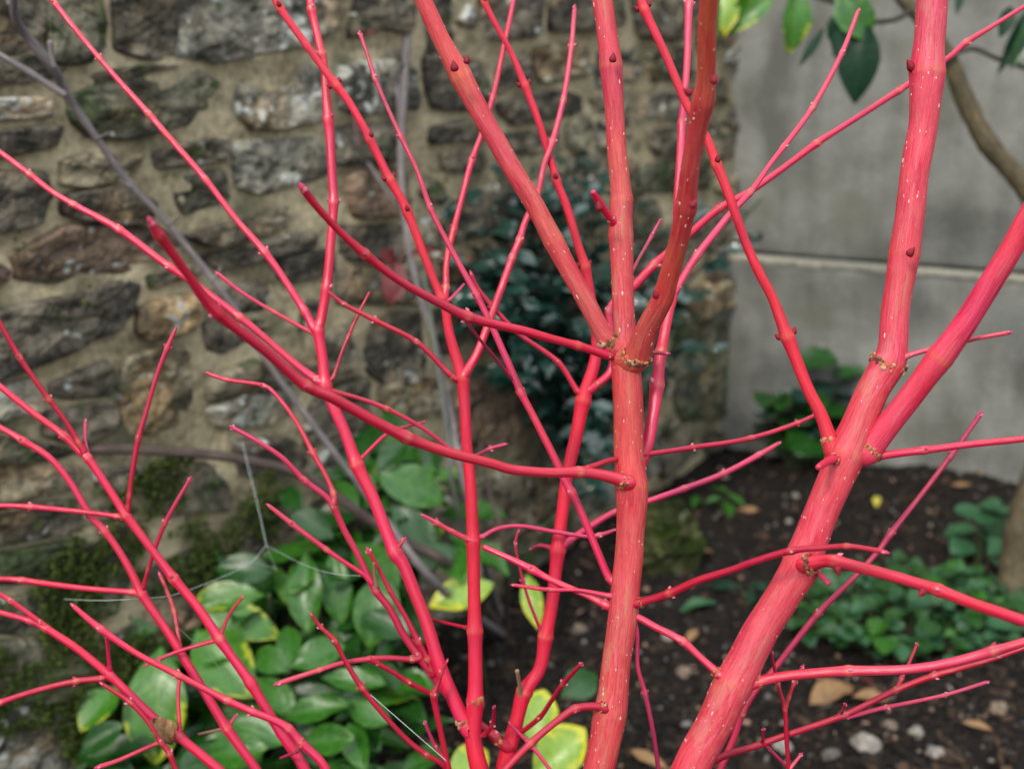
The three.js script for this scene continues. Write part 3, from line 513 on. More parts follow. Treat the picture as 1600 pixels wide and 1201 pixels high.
branch('P2b', 'branch', { p: 'P2', off: 0.1, dz: 0.04, c: 'pink', c1: 'rose', scar: 0.9 }, [[694, 466, 11], [697, 447, 10, 'r'], [698, 407, 10], [709, 357, 10, 'n'], [722, 308, 9], [738, 250, 10, 'n'], [752, 210, 8], [770, 152, 9, 'n'], [786, 80, 8], [802, 0, 8], [808, -40, 8]]);
branch('P2c', 'twig', { p: 'P2', off: -0.4, dz: -0.01, c: 'crim', scar: 1 }, [[714, 592, 9], [698, 580, 9, 'r'], [650, 534, 8, 'n'], [586, 501, 8, 'n'], [538, 476, 7, 'n'], [514, 457, 5.5]]);
branch('P2d', 'twig', { p: 'P2', off: -0.6, dz: 0.0, c: 'pink', c1: 'mag' }, [[742, 846, 10], [726, 840, 9], [706, 830, 8, 'n'], [682, 816, 7, 'n'], [661, 805, 5, 't']]);
branch('P2e', 'twig', { p: 'P2', off: 0.1, dz: 0.0, c: 'mag' }, [[752, 839, 8], [778, 826, 7], [815, 822, 7], [864, 830, 7], [915, 838, 6], [936, 836, 8, 'n'], [960, 828, 5, 't']]);
branch('P2f', 'twig', { p: 'P2', off: 0, dz: 0.01, c: 'rose' }, [[702, 468, 5], [725, 444, 4]]);
branch('P2g', 'twig', { p: 'P2', off: 0.2, dz: 0.03, c: 'crim' }, [[735, 982, 6], [705, 975, 5], [672, 967, 5]]);
branch('P1a', 'branch', { p: 'P1', off: -0.1, dz: 0.03, c: 'pink', scar: 0.9 }, [[491, 513, 13], [475, 485, 12, 'r'], [440, 430, 11], [413, 393, 12, 'n'], [373, 348, 10], [346, 313, 10], [320, 280, 10, 'r'], [232, 178, 10, 'n'], [154, 90, 8, 'n'], [85, 5, 9, 'n'], [60, -30, 7]]);
branch('P1b', 'twig', { p: 'P1', off: -0.2, dz: -0.01, c: 'rose' }, [[488, 520, 7], [427, 487, 6, 'r'], [378, 457, 6], [341, 428, 6, 't']]);
branch('P1c', 'branch', { p: 'P1', off: -0.1, dz: 0.02, c: 'pink', scar: 0.9 }, [[501, 597, 13], [474, 579, 12], [420, 533, 11], [373, 495, 12, 'r'], [306, 444, 11], [266, 417, 12, 'n'], [186, 359, 12, 'n'], [114, 319, 10, 'n'], [80, 299, 9], [45, 272, 10, 'n'], [0, 238, 9], [-40, 212, 8]]);
branch('P1d', 'twig', { p: 'P1', off: 0.1, dz: 0.01, c: 'crim' }, [[520, 590, 6], [533, 553, 5], [544, 526, 6, 'n'], [562, 486, 5], [577, 457, 4]]);
branch('P1e', 'twig', { p: 'P1', off: 0, dz: 0.03, c: 'pink' }, [[562, 718, 6], [605, 677, 6], [632, 667, 5], [661, 660, 4, 't']]);
branch('P1f', 'twig', { p: 'P1', off: -0.4, dz: 0, c: 'crim' }, [[618, 860, 6], [630, 845, 6, 't']]);
branch('P1g', 'twig', { p: 'P1', off: 0.2, dz: 0.02, c: 'crim', c1: 'mag' }, [[518, 611, 8], [560, 622, 7], [605, 639, 8, 'n'], [661, 669, 7], [704, 701, 6], [735, 714, 6], [765, 701, 6, 'n'], [787, 695, 6, 't']]);
branch('P1h', 'twig', { p: 'T1d', off: 0.2, dz: 0.06, c: 'mag' }, [[730, 503, 6], [746, 526, 5], [778, 564, 5], [800, 592, 5]]);
branch('T2L', 'branch', { p: 'T2', off: -0.1, dz: 0.02, c: 'salmon', c1: 'pink', scar: 1 }, [[1305, 706, 24], [1297, 684, 22], [1284, 648, 20], [1262, 604, 18], [1231, 526, 20, 'n'], [1207, 466, 15], [1186, 425, 15], [1162, 369, 14], [1138, 300, 15], [1119, 256, 15, 'n'], [1106, 221, 14], [1090, 190, 13], [1072, 160, 13], [1034, 72, 13], [1007, 13, 14, 'n'], [990, -30, 12]]);
branch('T2R', 'branch', { p: 'T2', off: -0.1, dz: -0.07, c: 'pinkT', c1: 'pinkT', scar: 0.95 }, [[1352, 706, 36], [1366, 690, 36], [1395, 655, 37], [1430, 611, 37], [1470, 558, 40, 'r'], [1515, 495, 37], [1553, 434, 36], [1580, 390, 35], [1604, 346, 35], [1650, 262, 34]]);
branch('T2a', 'branch', { p: 'T2', off: -0.3, dz: 0.05, c: 'pink', c1: 'pink', scar: 1.2 }, [[1128, 1056, 13], [1119, 1048, 12], [1093, 1025, 11], [1066, 1001, 12, 'n'], [1026, 980, 11], [997, 964, 11], [947, 945, 13, 'n'], [915, 929, 10], [859, 904, 10], [832, 890, 12, 'n'], [790, 870, 9], [756, 855, 9]]);
branch('T2b', 'twig', { p: 'T2', off: -0.9, dz: -0.03, c: 'pink', scar: 1.1 }, [[1305, 716, 14], [1290, 722, 12], [1279, 730, 10]]);
branch('T2c', 'branch', { p: 'T2', off: -0.2, dz: -0.02, c: 'pink' }, [[1348, 718, 14], [1368, 713, 13], [1444, 703, 12, 'n'], [1500, 696, 11], [1600, 685, 10], [1640, 680, 10]]);
branch('T2d', 'twig', { p: 'T2', off: -0.5, dz: -0.02, c: 'rose' }, [[1410, 558, 10], [1430, 552, 8], [1481, 540, 8, 'n'], [1526, 529, 7], [1574, 520, 7, 't']]);
branch('T2h', 'branch', { p: 'T2', off: -0.2, dz: -0.06, c: 'salmon', c1: 'rose', scar: 1 }, [[1172, 1067, 17], [1183, 1065, 16], [1233, 1055, 15], [1327, 1049, 16, 'n'], [1406, 1046, 15], [1473, 1038, 15], [1553, 1017, 16, 'n'], [1600, 1003, 13], [1640, 990, 13]]);
branch('T2j', 'branch', { p: 'T2', off: -0.85, dz: -0.13, c: 'salmon', c1: 'pink', scar: 1.15 }, [[1256, 883, 22], [1287, 877, 19], [1308, 878, 19, 'n'], [1367, 893, 18], [1446, 915, 18], [1468, 922, 18, 'n'], [1526, 945, 18], [1600, 969, 19], [1640, 980, 18]]);
branch('T2k', 'twig', { p: 'T2', off: -0.5, dz: -0.01, c: 'rose' }, [[1272, 890, 9], [1281, 897, 8], [1295, 911, 8]]);
branch('T2m', 'branch', { d: 0.90, dz: 0.0, c: 'crim', c1: 'mag', root: [0.05, -0.03] }, [[1112, 1232, 12], [1125, 1201, 11], [1146, 1153, 11], [1160, 1113, 11, 'c'], [1184, 1073, 11], [1209, 1046, 10], [1241, 1004, 10], [1279, 958, 10, 'n'], [1332, 905, 9], [1372, 861, 9], [1393, 832, 10, 'n'], [1446, 765, 8], [1486, 712, 9, 'n'], [1500, 693, 7], [1530, 650, 8, 't']]);
branch('T2i', 'branch', { d: 0.86, dz: -0.06, c: 'crim', c1: 'crim', root: [0.06, -0.01] }, [[1080, 1225, 11], [1120, 1187, 11], [1180, 1166, 11], [1247, 1142, 10], [1319, 1117, 10, 'nc'], [1401, 1078, 10, 'c'], [1460, 1055, 10, 'n'], [1510, 1041, 9], [1552, 1028, 9], [1600, 1012, 8], [1640, 1000, 8]]);
branch('T2i1', 'twig', { p: 'T2i', off: 0.2, dz: 0.02, c: 'mag', c1: 'rose' }, [[1325, 1120, 7], [1385, 1105, 7, 'n'], [1476, 1086, 6, 'n'], [1541, 1066, 6, 't']]);
branch('T2i2', 'twig', { p: 'T2i', off: 0.2, dz: 0.04, c: 'crim' }, [[1402, 1076, 6], [1409, 1060, 7, 'n'], [1422, 1033, 5], [1433, 1007, 5, 't']]);
branch('T2i3', 'twig', { p: 'T2i', off: -0.3, dz: -0.01, c: 'crim' }, [[1316, 1115, 5], [1321, 1101, 5, 't']]);
branch('T2i4', 'twig', { p: 'T2i', off: -0.5, dz: 0.01, c: 'mag' }, [[1193, 1160, 6], [1208, 1176, 5], [1228, 1196, 5]]);
branch('T2i5', 'twig', { p: 'T2i', off: -0.5, dz: -0.01, c: 'crim' }, [[1192, 1160, 5], [1193, 1140, 5, 't']]);
branch('T2n', 'twig', { d: 0.84, dz: -0.01, c: 'crim', root: [0.07, 0.02] }, [[1236, 1232, 8], [1233, 1201, 7], [1229, 1147, 7], [1227, 1107, 7, 'c'], [1220, 1083, 6], [1216, 1067, 6, 'n'], [1208, 1033, 5], [1207, 1021, 5, 't']]);
branch('T2n1', 'twig', { p: 'T2n', off: 0, dz: 0, c: 'crim' }, [[1228, 1104, 6], [1233, 1089, 6, 'r'], [1241, 1067, 6, 'n'], [1253, 1044, 6, 't']]);
branch('T2n2', 'twig', { p: 'T2n', off: 0, dz: 0, c: 'rose' }, [[1235, 1200, 6], [1251, 1180, 5, 't']]);
branch('R4', 'twig', { d: 0.92, dz: 0.0, c: 'mag', root: [0.03, -0.02] }, [[1036, 1232, 8], [1029, 1198, 7.5], [1021, 1147, 7], [1008, 1083, 7, 'n'], [997, 1041, 6], [996, 990, 6], [990, 960, 5]]);
// left half: the forked sprays
branch('L1', 'branch', { p: 'P3', off: -0.5, dz: -0.03, c: 'crim', c1: 'mag', scar: 1 }, [[794, 1167, 16], [773, 1150, 15, 'n'], [746, 1130, 14], [730, 1117, 14, 'r'], [693, 1078, 13], [674, 1052, 13], [653, 1022, 13, 'n'], [629, 988, 12], [608, 950, 11], [586, 921, 12, 'n'], [560, 869, 10], [538, 829, 10], [520, 790, 11, 'c'], [506, 773, 9], [474, 749, 9, 'n'], [440, 714, 8], [400, 688, 7], [365, 669, 7, 't']]);
branch('L1a', 'twig', { p: 'L1', off: -0.2, dz: 0.02, c: 'crim', c1: 'pink' }, [[521, 786, 9], [520, 770, 9, 'r'], [506, 738, 8], [488, 706, 9, 'n'], [464, 661, 7], [434, 621, 7], [410, 602, 7, 'n'], [354, 593, 6, 'r'], [326, 584, 6, 't']]);
branch('L1b', 'twig', { p: 'L1', off: -0.6, dz: -0.01, c: 'crim' }, [[678, 1052, 10], [668, 1028, 10, 'c'], [653, 1001, 10, 'n'], [634, 964, 8], [610, 924, 8, 'n'], [592, 889, 6], [577, 863, 8, 't']]);
branch('L1c', 'twig', { p: 'L1', off: -0.4, dz: -0.04, c: 'crim', c1: 'rose' }, [[655, 1028, 10], [642, 1030, 9, 'r'], [610, 1028, 9], [578, 1029, 9, 'n'], [533, 1036, 8], [498, 1047, 8, 'r'], [437, 1067, 9, 't']]);
branch('L1e', 'branch', { d: 0.90, dz: -0.01, c: 'crim', root: [-0.06, -0.02] }, [[705, 1230, 10], [701, 1201, 10], [688, 1142, 9], [680, 1102, 10], [678, 1084, 11, 'nc'], [685, 1067, 6], [690, 1051, 5, 'n'], [698, 1033, 4.5, 't']]);
branch('L1d', 'twig', { p: 'L1c', off: -0.2, dz: 0.02, c: 'crim' }, [[580, 1031, 8], [613, 1049, 8], [637, 1065, 9, 'n'], [674, 1084, 8]]);
branch('L1f', 'twig', { p: 'L1', off: -0.3, dz: -0.02, c: 'pink', c1: 'rose' }, [[580, 910, 9], [570, 899, 8], [533, 875, 7], [509, 858, 8, 'r'], [456, 818, 8, 'n'], [421, 791, 6, 't']]);
branch('L1g', 'dead_stub', { p: 'L1', off: -0.8, dz: -0.01, c: 'dead' }, [[588, 916, 7], [585, 900, 5], [584, 880, 4]]);
branch('L2', 'branch', { d: 0.91, dz: -0.03, c: 'crim', root: [-0.07, -0.01] }, [[722, 1236, 9], [693, 1196, 8], [666, 1179, 9, 'n'], [634, 1153, 8], [597, 1113, 8], [565, 1073, 9, 'n'], [538, 1030, 7], [522, 1001, 9, 'n'], [501, 980, 6, 'n'], [487, 961, 5, 't']]);
branch('L2a', 'twig', { p: 'L1e', off: -0.3, dz: -0.01, c: 'mag' }, [[697, 1190, 6], [680, 1166, 6, 'n'], [664, 1130, 5, 't']]);
branch('L2b', 'twig', { p: 'P2', off: -0.3, dz: -0.03, c: 'crim' }, [[756, 1148, 7], [770, 1132, 7, 'n'], [772, 1105, 5, 't']]);
branch('L2c', 'twig', { p: 'P3', off: -0.6, dz: -0.04, c: 'mag' }, [[795, 1128, 4], [812, 1146, 5], [829, 1163, 7, 'n'], [845, 1183, 6], [862, 1206, 6]]);
branch('L3', 'branch', { d: 0.92, dz: 0.0, c: 'pink', root: [-0.12, -0.02] }, [[492, 1232, 17], [474, 1198, 17], [440, 1147, 16], [416, 1107, 15], [392, 1067, 16, 'r'], [365, 1030, 14], [341, 997, 16, 'r'], [306, 945, 14], [271, 902, 15, 'n'], [240, 861, 13], [197, 804, 14, 'r'], [173, 768, 12], [136, 715, 13, 'r'], [125, 706, 12], [99, 680, 11, 'n'], [48, 643, 10], [0, 605, 10], [-40, 574, 9]]);
branch('L3a', 'twig', { p: 'L3', off: -0.3, dz: -0.03, c: 'crim', scar: 0.9 }, [[130, 704, 10], [121, 689, 9, 'r'], [101, 656, 8], [76, 623, 9, 'n'], [52, 590, 8], [29, 557, 9, 'n'], [0, 508, 8], [-30, 460, 8]]);
branch('L3b', 'twig', { p: 'L3', off: 0, dz: 0.01, c: 'mag' }, [[136, 708, 6], [132, 685, 5], [133, 660, 6, 't']]);
branch('L3c', 'twig', { p: 'L3', off: -0.2, dz: -0.02, c: 'crim', c1: 'rose' }, [[199, 800, 8], [202, 773, 8, 'r'], [208, 728, 8], [216, 683, 9, 'n'], [229, 640, 7], [245, 585, 6.5], [261, 543, 8, 'n'], [273, 516, 5, 't']]);
branch('L3d', 'twig', { p: 'L3', off: 0, dz: 0.0, c: 'pink' }, [[190, 806, 9], [182, 806, 8, 'r'], [144, 801, 8], [48, 792, 9, 'n'], [0, 790, 8], [-30, 790, 8]]);
branch('L3e', 'twig', { p: 'L3', off: -0.2, dz: 0.0, c: 'pink', c1: 'rose' }, [[336, 1000, 7], [282, 1016, 6], [250, 1029, 6, 'n'], [224, 1041, 3]]);
branch('L3f', 'twig', { p: 'L3', off: 0, dz: 0.02, c: 'crim' }, [[345, 990, 6], [357, 961, 5], [377, 934, 5, 't']]);
branch('L4', 'branch', { d: 0.93, dz: 0.0, c: 'pink', root: [-0.12, -0.05] }, [[418, 1232, 15], [400, 1201, 14], [354, 1137, 15, 'r'], [320, 1083, 14], [285, 1025, 14], [253, 974, 13], [221, 926, 14, 'r'], [205, 894, 12], [186, 861, 11], [163, 829, 11, 'n'], [139, 803, 11, 'r'], [112, 757, 10], [77, 715, 10], [35, 688, 11, 'n'], [0, 668, 9], [-40, 648, 9]]);
branch('L4a', 'twig', { p: 'L4', off: 0, dz: -0.01, c: 'pink', scar: 0.9 }, [[214, 926, 10], [205, 925, 9, 'r'], [133, 919, 9], [35, 906, 10, 'n'], [0, 904, 9], [-40, 900, 9]]);
branch('L4b', 'twig', { p: 'L4', off: -0.3, dz: -0.02, c: 'crim', c1: 'rose' }, [[223, 919, 7], [232, 887, 6, 'r'], [258, 816, 7, 'n'], [296, 750, 6, 't']]);
branch('L4c', 'twig', { p: 'L4', off: 0.3, dz: 0.02, c: 'crim' }, [[282, 1016, 7], [272, 956, 7, 'r'], [258, 918, 6], [250, 900, 7, 't']]);
branch('L4d', 'twig', { p: 'L4', off: 0, dz: 0.01, c: 'rose' }, [[356, 1134, 6], [368, 1118, 5, 't']]);
branch('L4e', 'dead_stub', { p: 'L4', off: 0, dz: -0.01, c: 'dead' }, [[350, 1138, 5], [310, 1147, 4]]);
branch('L5', 'branch', { d: 0.90, dz: -0.01, c: 'pink', root: [-0.14, -0.03] }, [[366, 1226, 15], [340, 1200, 15], [280, 1150, 14, 'r'], [245, 1124, 13], [200, 1083, 13], [170, 1055, 13, 'r'], [120, 1014, 12], [69, 981, 11, 'r'], [45, 970, 10, 'r'], [0, 957, 9], [-40, 948, 9]]);
branch('L5a', 'twig', { p: 'L5', off: -0.2, dz: -0.01, c: 'pink' }, [[70, 978, 8], [16, 938, 8, 'n'], [0, 928, 7], [-30, 906, 7]]);
branch('L5b', 'twig', { p: 'L5', off: -0.1, dz: -0.02, c: 'crim', c1: 'pink', scar: 0.9 }, [[162, 1059, 11], [118, 1064, 10, 'n'], [67, 1076, 9], [0, 1098, 10, 'n'], [-30, 1112, 9]]);
branch('L5c', 'twig', { p: 'L5', off: 0, dz: -0.01, c: 'pink' }, [[171, 1050, 7], [169, 1027, 6], [166, 996, 6]]);
branch('L5d', 'twig', { p: 'L5', off: -0.2, dz: -0.02, c: 'crim', c1: 'rose' }, [[274, 1154, 8], [245, 1161, 7, 'r'], [186, 1187, 7], [156, 1197, 8, 't']]);
branch('L5e', 'twig', { p: 'L5', off: 0, dz: 0.01, c: 'pink' }, [[280, 1144, 7], [278, 1094, 6], [280, 1060, 6]]);
branch('L5f', 'twig', { d: 0.88, dz: -0.01, c: 'crim', root: [-0.14, 0.0] }, [[290, 1230, 8], [274, 1201, 8], [264, 1176, 9, 'nc'], [250, 1158, 8, 'n'], [229, 1126, 7], [202, 1097, 8, 'n'], [160, 1069, 6, 't']]);
branch('L6', 'branch', { d: 0.88, dz: 0.0, c: 'crim', c1: 'pink', root: [-0.11, 0.0] }, [[520, 1226, 14], [501, 1190, 14], [469, 1158, 14, 'c'], [451, 1137, 13, 'r'], [427, 1124, 12], [394, 1112, 11, 'n'], [354, 1094, 11, 'n'], [320, 1076, 10], [277, 1054, 10, 'n'], [213, 1020, 9], [157, 982, 11, 'n'], [115, 947, 7, 't']]);
branch('L6a', 'twig', { p: 'L6', off: 0.2, dz: 0.03, c: 'mag' }, [[470, 1166, 8], [462, 1174, 6, 'r'], [438, 1184, 4]]);
// buds that stand out on the thick stems
for (const [id, x, y, d, r, dx, dy] of [['T1', 957, 98, 0.785, 0.0031, 0.1, -1], ['T1a', 711, 112, 0.756, 0.0034, -0.15, -1], ['T1a', 728, 100, 0.77, 0.0026, 0.3, -1], ['T1b', 1079, 325, 0.645, 0.0028, 0.5, -0.6], ['T1b', 1081, 148, 0.63, 0.0028, -0.8, -0.5], ['T1b', 1115, 132, 0.645, 0.0028, 0.2, -1], ['T1b', 1026, 466, 0.715, 0.0028, -0.2, -0.6], ['T2', 1419, 400, 0.765, 0.0034, 0.3, -0.5], ['T2', 1428, 110, 0.78, 0.004, -0.7, -0.9], ['T1j', 938, 330, 0.77, 0.0032, -0.3, -1], ['T2j', 1308, 884, 0.74, 0.003, 0.1, 1], ['T2j', 1445, 921, 0.70, 0.003, -0.6, 0.5]])
  addBud(BR[id].mesh, P(x, y, d), RIGHT.clone().multiplyScalar(dx).addScaledVector(UPV, -dy).addScaledVector(BACK, 0.35), r, budMats[1], 1.05);

// ---------------------------------------------------------------- leaves
function leafMap(z, green, edge, edgeW, vein) {
  return tex(128, 256, (u, v) => {
    const x = Math.abs(u - 0.5) * 2, n = fbm(u * 6, v * 9, z, 3), side = Math.abs(((v * 9 - x * 2.2) % 1 + 1) % 1 - 0.5);
    let k = mix3(green[0], green[1], clamp(0.5 + n * 1.2));
    k = mix3(k, vein, Math.max(0.4 * (1 - smooth(0.012, 0.05, x)), 0.16 * (1 - smooth(0.02, 0.1, side))));
    const e = Math.max(x * (0.55 + 0.6 * smooth(0.2, 0.9, v + n * 0.6)), smooth(0.5, 1, v)) + n * 0.7;
    return mix3(k, edge, smooth(1 - edgeW, 1.05 - edgeW * 0.3, e));
  });
}
const leafBump = tex(128, 256, (u, v) => { const x = Math.abs(u - 0.5) * 2, side = Math.abs(((v * 9 - x * 2.2) % 1 + 1) % 1 - 0.5); return 0.5 + 0.35 * fbm(u * 8, v * 12, 3, 3) - 0.25 * Math.max(1 - smooth(0.0, 0.08, x), 0.6 * (1 - smooth(0, 0.12, side))); }, false);
const leafMat = (map, rough = 0.37) => new THREE.MeshPhysicalMaterial({ map, roughness: rough, side: THREE.DoubleSide, specularIntensity: 0.9, bumpMap: leafBump, bumpScale: 0.0012, clearcoat: 0.12, clearcoatRoughness: 0.25 });
const G = {
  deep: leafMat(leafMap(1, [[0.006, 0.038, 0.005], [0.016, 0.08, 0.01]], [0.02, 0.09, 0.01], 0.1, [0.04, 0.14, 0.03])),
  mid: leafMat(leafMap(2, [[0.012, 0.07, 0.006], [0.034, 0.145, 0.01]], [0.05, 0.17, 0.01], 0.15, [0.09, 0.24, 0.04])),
  edged: leafMat(leafMap(3, [[0.022, 0.11, 0.008], [0.06, 0.19, 0.014]], [0.3, 0.35, 0.02], 0.14, [0.14, 0.28, 0.05])),
  lime: leafMat(leafMap(4, [[0.14, 0.28, 0.03], [0.24, 0.36, 0.04]], [0.46, 0.44, 0.02], 0.4, [0.28, 0.38, 0.06])),
  holly: leafMat(leafMap(5, [[0.006, 0.03, 0.022], [0.016, 0.056, 0.042]], [0.012, 0.045, 0.03], 0.1, [0.03, 0.07, 0.05]), 0.16),
  clover: leafMat(leafMap(6, [[0.014, 0.066, 0.028], [0.035, 0.125, 0.045]], [0.03, 0.11, 0.04], 0.1, [0.06, 0.16, 0.07]), 0.45),
  gloss: leafMat(leafMap(7, [[0.006, 0.026, 0.014], [0.012, 0.045, 0.022]], [0.012, 0.04, 0.018], 0.1, [0.03, 0.07, 0.035]), 0.45),
  red: leafMat(leafMap(8, [[0.07, 0.008, 0.01], [0.15, 0.016, 0.02]], [0.12, 0.01, 0.01], 0.2, [0.3, 0.08, 0.08]), 0.5),
  straw: leafMat(leafMap(9, [[0.2, 0.11, 0.05], [0.34, 0.2, 0.09]], [0.2, 0.09, 0.03], 0.2, [0.4, 0.28, 0.16]), 0.7),
  yellow: leafMat(leafMap(10, [[0.45, 0.4, 0.05], [0.55, 0.5, 0.08]], [0.4, 0.3, 0.04], 0.2, [0.6, 0.55, 0.2]), 0.6),
};
G.gloss.specularIntensity = 0.3; G.gloss.clearcoat = 0.1; G.holly.clearcoat = 1; G.holly.clearcoatRoughness = 0.3; G.holly.bumpScale = 0.0004; for (const k of ['red', 'straw', 'yellow', 'clover']) G[k].clearcoat = 0;
const profiles = {
  obovate: v => Math.pow(Math.sin(Math.PI * Math.pow(v, 1.25)), 0.75) * (v < 0.15 ? lerp(0.35, 1, v / 0.15) : 1),
  ellip: v => Math.pow(Math.sin(Math.PI * v), 0.85),
  round: v => Math.pow(Math.sin(Math.PI * Math.pow(v, 0.85)), 0.55),
  lance: v => Math.pow(Math.sin(Math.PI * Math.pow(v, 0.9)), 1.05),
};
function leafGeo(prof, aspect, fold, curl, wave, z0, nx = 6, ny = 10) { // unit length along +y, width aspect, face +z
  const f = profiles[prof];
  return grid(nx, ny, (u, v) => {
    v = (1 - Math.cos(Math.PI * v)) / 2; const x = (u - 0.5) * 2, vv = 0.002 + v * 0.996, w = Math.max(0.012, f(vv)) * aspect / 2 * (1 + 0.04 * noise.noise(v * 7, u * 3, z0));
    const z = Math.pow(Math.abs(x), 1.5) * w * fold - curl * v * v + wave * noise.noise(v * 4, x * 1.4, z0) * (0.3 + Math.abs(x));
    return [x * w, v * (1 - 0.25 * curl * v), z, u, v];
  });
}
const LG = { obovate: [], ellip: [], round: [], lance: [] };
for (const [k, asp] of [['obovate', 0.48], ['ellip', 0.46], ['round', 0.95], ['lance', 0.34]]) for (let i = 0; i < 5; i++) LG[k].push(leafGeo(k, asp, rr(0.05, 0.4), rr(0.02, 0.34), 0.07, i * 3.1 + asp));
const hollyGeos = [0, 1, 2, 3].map(i => leafGeo('ellip', 0.5, rr(0.1, 0.4), rr(0, 0.25), 0.12, i * 5.3, 4, 8));
function setLeaf(m, base, dir, nrm, len, wid) {
  const y = dir.clone().normalize(), x = y.clone().cross(nrm).normalize(), z = x.clone().cross(y);
  m.matrixAutoUpdate = true;
  const M = new THREE.Matrix4().makeBasis(x, y, z); m.quaternion.setFromRotationMatrix(M); m.position.copy(base); m.scale.set(wid, len, (len + wid) / 2);
}
const tubeMesh = (parent, name, pts, radii, col, mat, seg = 8) => {
  const S = []; const N = pts.length, z0 = rnd() * 60; let l = 0;
  for (let i = 0; i < N - 1; i++) { const A = pts[Math.max(0, i - 1)], B = pts[i], C = pts[i + 1], D = pts[Math.min(N - 1, i + 2)], n = Math.max(3, Math.ceil(B.distanceTo(C) / 0.012));
    for (let k = 0; k < n + (i === N - 2 ? 1 : 0); k++) { const t = k / n; l += B.distanceTo(C) / n; const r = lerp(radii[i], radii[i + 1], t); const v = 1 + 0.35 * noise.noise(l * 30, z0, 0);
      S.push({ p: new V3(cr(A.x, B.x, C.x, D.x, t), cr(A.y, B.y, C.y, D.y, t), cr(A.z, B.z, C.z, D.z, t)), r: r * (1 + 0.16 * noise.noise(l * 45, z0, 3) + 0.35 * smooth(0.45, 0.7, noise.noise(l * 24, z0, 11))), c: new THREE.Color().setRGB(col[0] * v, col[1] * v, col[2] * v) }); } }
  return part(parent, name, sweep(S, seg, true, true).g, mat);
};
const woodMap = tex(128, 256, (u, v) => { const x = Math.cos(u * 6.283), y = Math.sin(u * 6.283); const k = 0.55 + 0.7 * fbm(x * 3, y * 3, v * 6, 4), l = fbm(x * 2, y * 2, v * 5 + 7, 3); return l > 0.1 ? mix3([k, k, k], [1, 0.95, 0.75], 0.75 * smooth(0.1, 0.3, l)) : [clamp(k), clamp(k), clamp(k)]; });
const woodMat = new THREE.MeshStandardMaterial({ map: woodMap, vertexColors: true, roughness: 0.85 });

// broad-leaved evergreen shrub in front of the stone wall
const ev = new THREE.Group();
top(ev, 'broadleaf_shrub', 'low evergreen shrub with glossy green leaves, some yellow edged, below the stone wall', 'shrub');
const evD = y => lerp(1.86, 1.56, clamp((y - 720) / 480));
const EVL = [ // base x, y, tip x, y, width, kind, depth change towards the tip
  [580, 737, 696, 770, 70, 'mid', -0.03], [590, 742, 632, 680, 46, 'deep', 0.02], [572, 730, 545, 686, 40, 'deep', 0.03], [608, 788, 684, 862, 62, 'deep', -0.04], [478, 858, 474, 986, 56, 'mid', -0.07], [604, 898, 570, 1008, 78, 'mid', -0.06], [518, 856, 532, 976, 50, 'mid', -0.05],
  [415, 930, 292, 928, 52, 'edged', -0.02], [308, 945, 436, 984, 64, 'edged', -0.04], [306, 983, 392, 1086, 96, 'edged', -0.06], [252, 1006, 230, 1190, 100, 'edged', -0.09], [248, 986, 150, 972, 42, 'mid', -0.03], [192, 988, 106, 1052, 56, 'deep', -0.04], [186, 1072, 118, 1136, 62, 'edged', -0.05],
  [452, 1045, 450, 962, 42, 'mid', 0.05], [450, 1045, 534, 998, 52, 'mid', 0.0], [450, 1052, 392, 1010, 46, 'mid', 0.02], [445, 1120, 540, 1094, 48, 'mid', -0.03], [538, 1104, 604, 1122, 42, 'mid', -0.04], [463, 1166, 552, 1150, 50, 'mid', -0.03], [348, 1128, 442, 1152, 54, 'mid', -0.04], [308, 1186, 414, 1164, 54, 'mid', -0.03], [400, 1058, 458, 1112, 46, 'mid', -0.05], [545, 1128, 566, 1200, 46, 'mid', -0.06],
  [772, 914, 670, 928, 62, 'lime', -0.04], [426, 896, 332, 878, 54, 'deep', -0.02], [472, 802, 438, 754, 36, 'deep', 0.04], [522, 842, 454, 798, 50, 'deep', 0.0], [824, 898, 838, 978, 36, 'lime', -0.05], [828, 1158, 852, 1072, 72, 'lime', 0.02], [832, 1214, 914, 1136, 78, 'lime', 0.0], [698, 1218, 764, 1162, 56, 'lime', 0.02], [878, 1088, 940, 1042, 56, 'deep', 0.02], [500, 1060, 600, 1060, 40, 'mid', -0.03], [120, 1180, 190, 1130, 44, 'deep', 0.0], [350, 880, 300, 838, 44, 'deep', 0.02], [560, 960, 640, 990, 52, 'deep', -0.03], [640, 880, 720, 850, 44, 'deep', 0],
];
const evC = new V3();
for (const [x0, y0, x1, y1, w, k, dd] of EVL) {
  const d = evD(y0), a = P(x0, y0, d), b = P(x1, y1, d + dd), dir = b.clone().sub(a), len = dir.length(), prof = rnd() < 0.7 ? 'obovate' : 'ellip';
  const m = part(ev, 'leaf', LG[prof][Math.floor(rnd() * 5)], G[k]);
  setLeaf(m, a, dir, BACK.clone().multiplyScalar(0.9).add(new V3(rr(-0.25, 0.25), 0.75, rr(-0.1, 0.1))), len, w * d / F / 0.48);
}
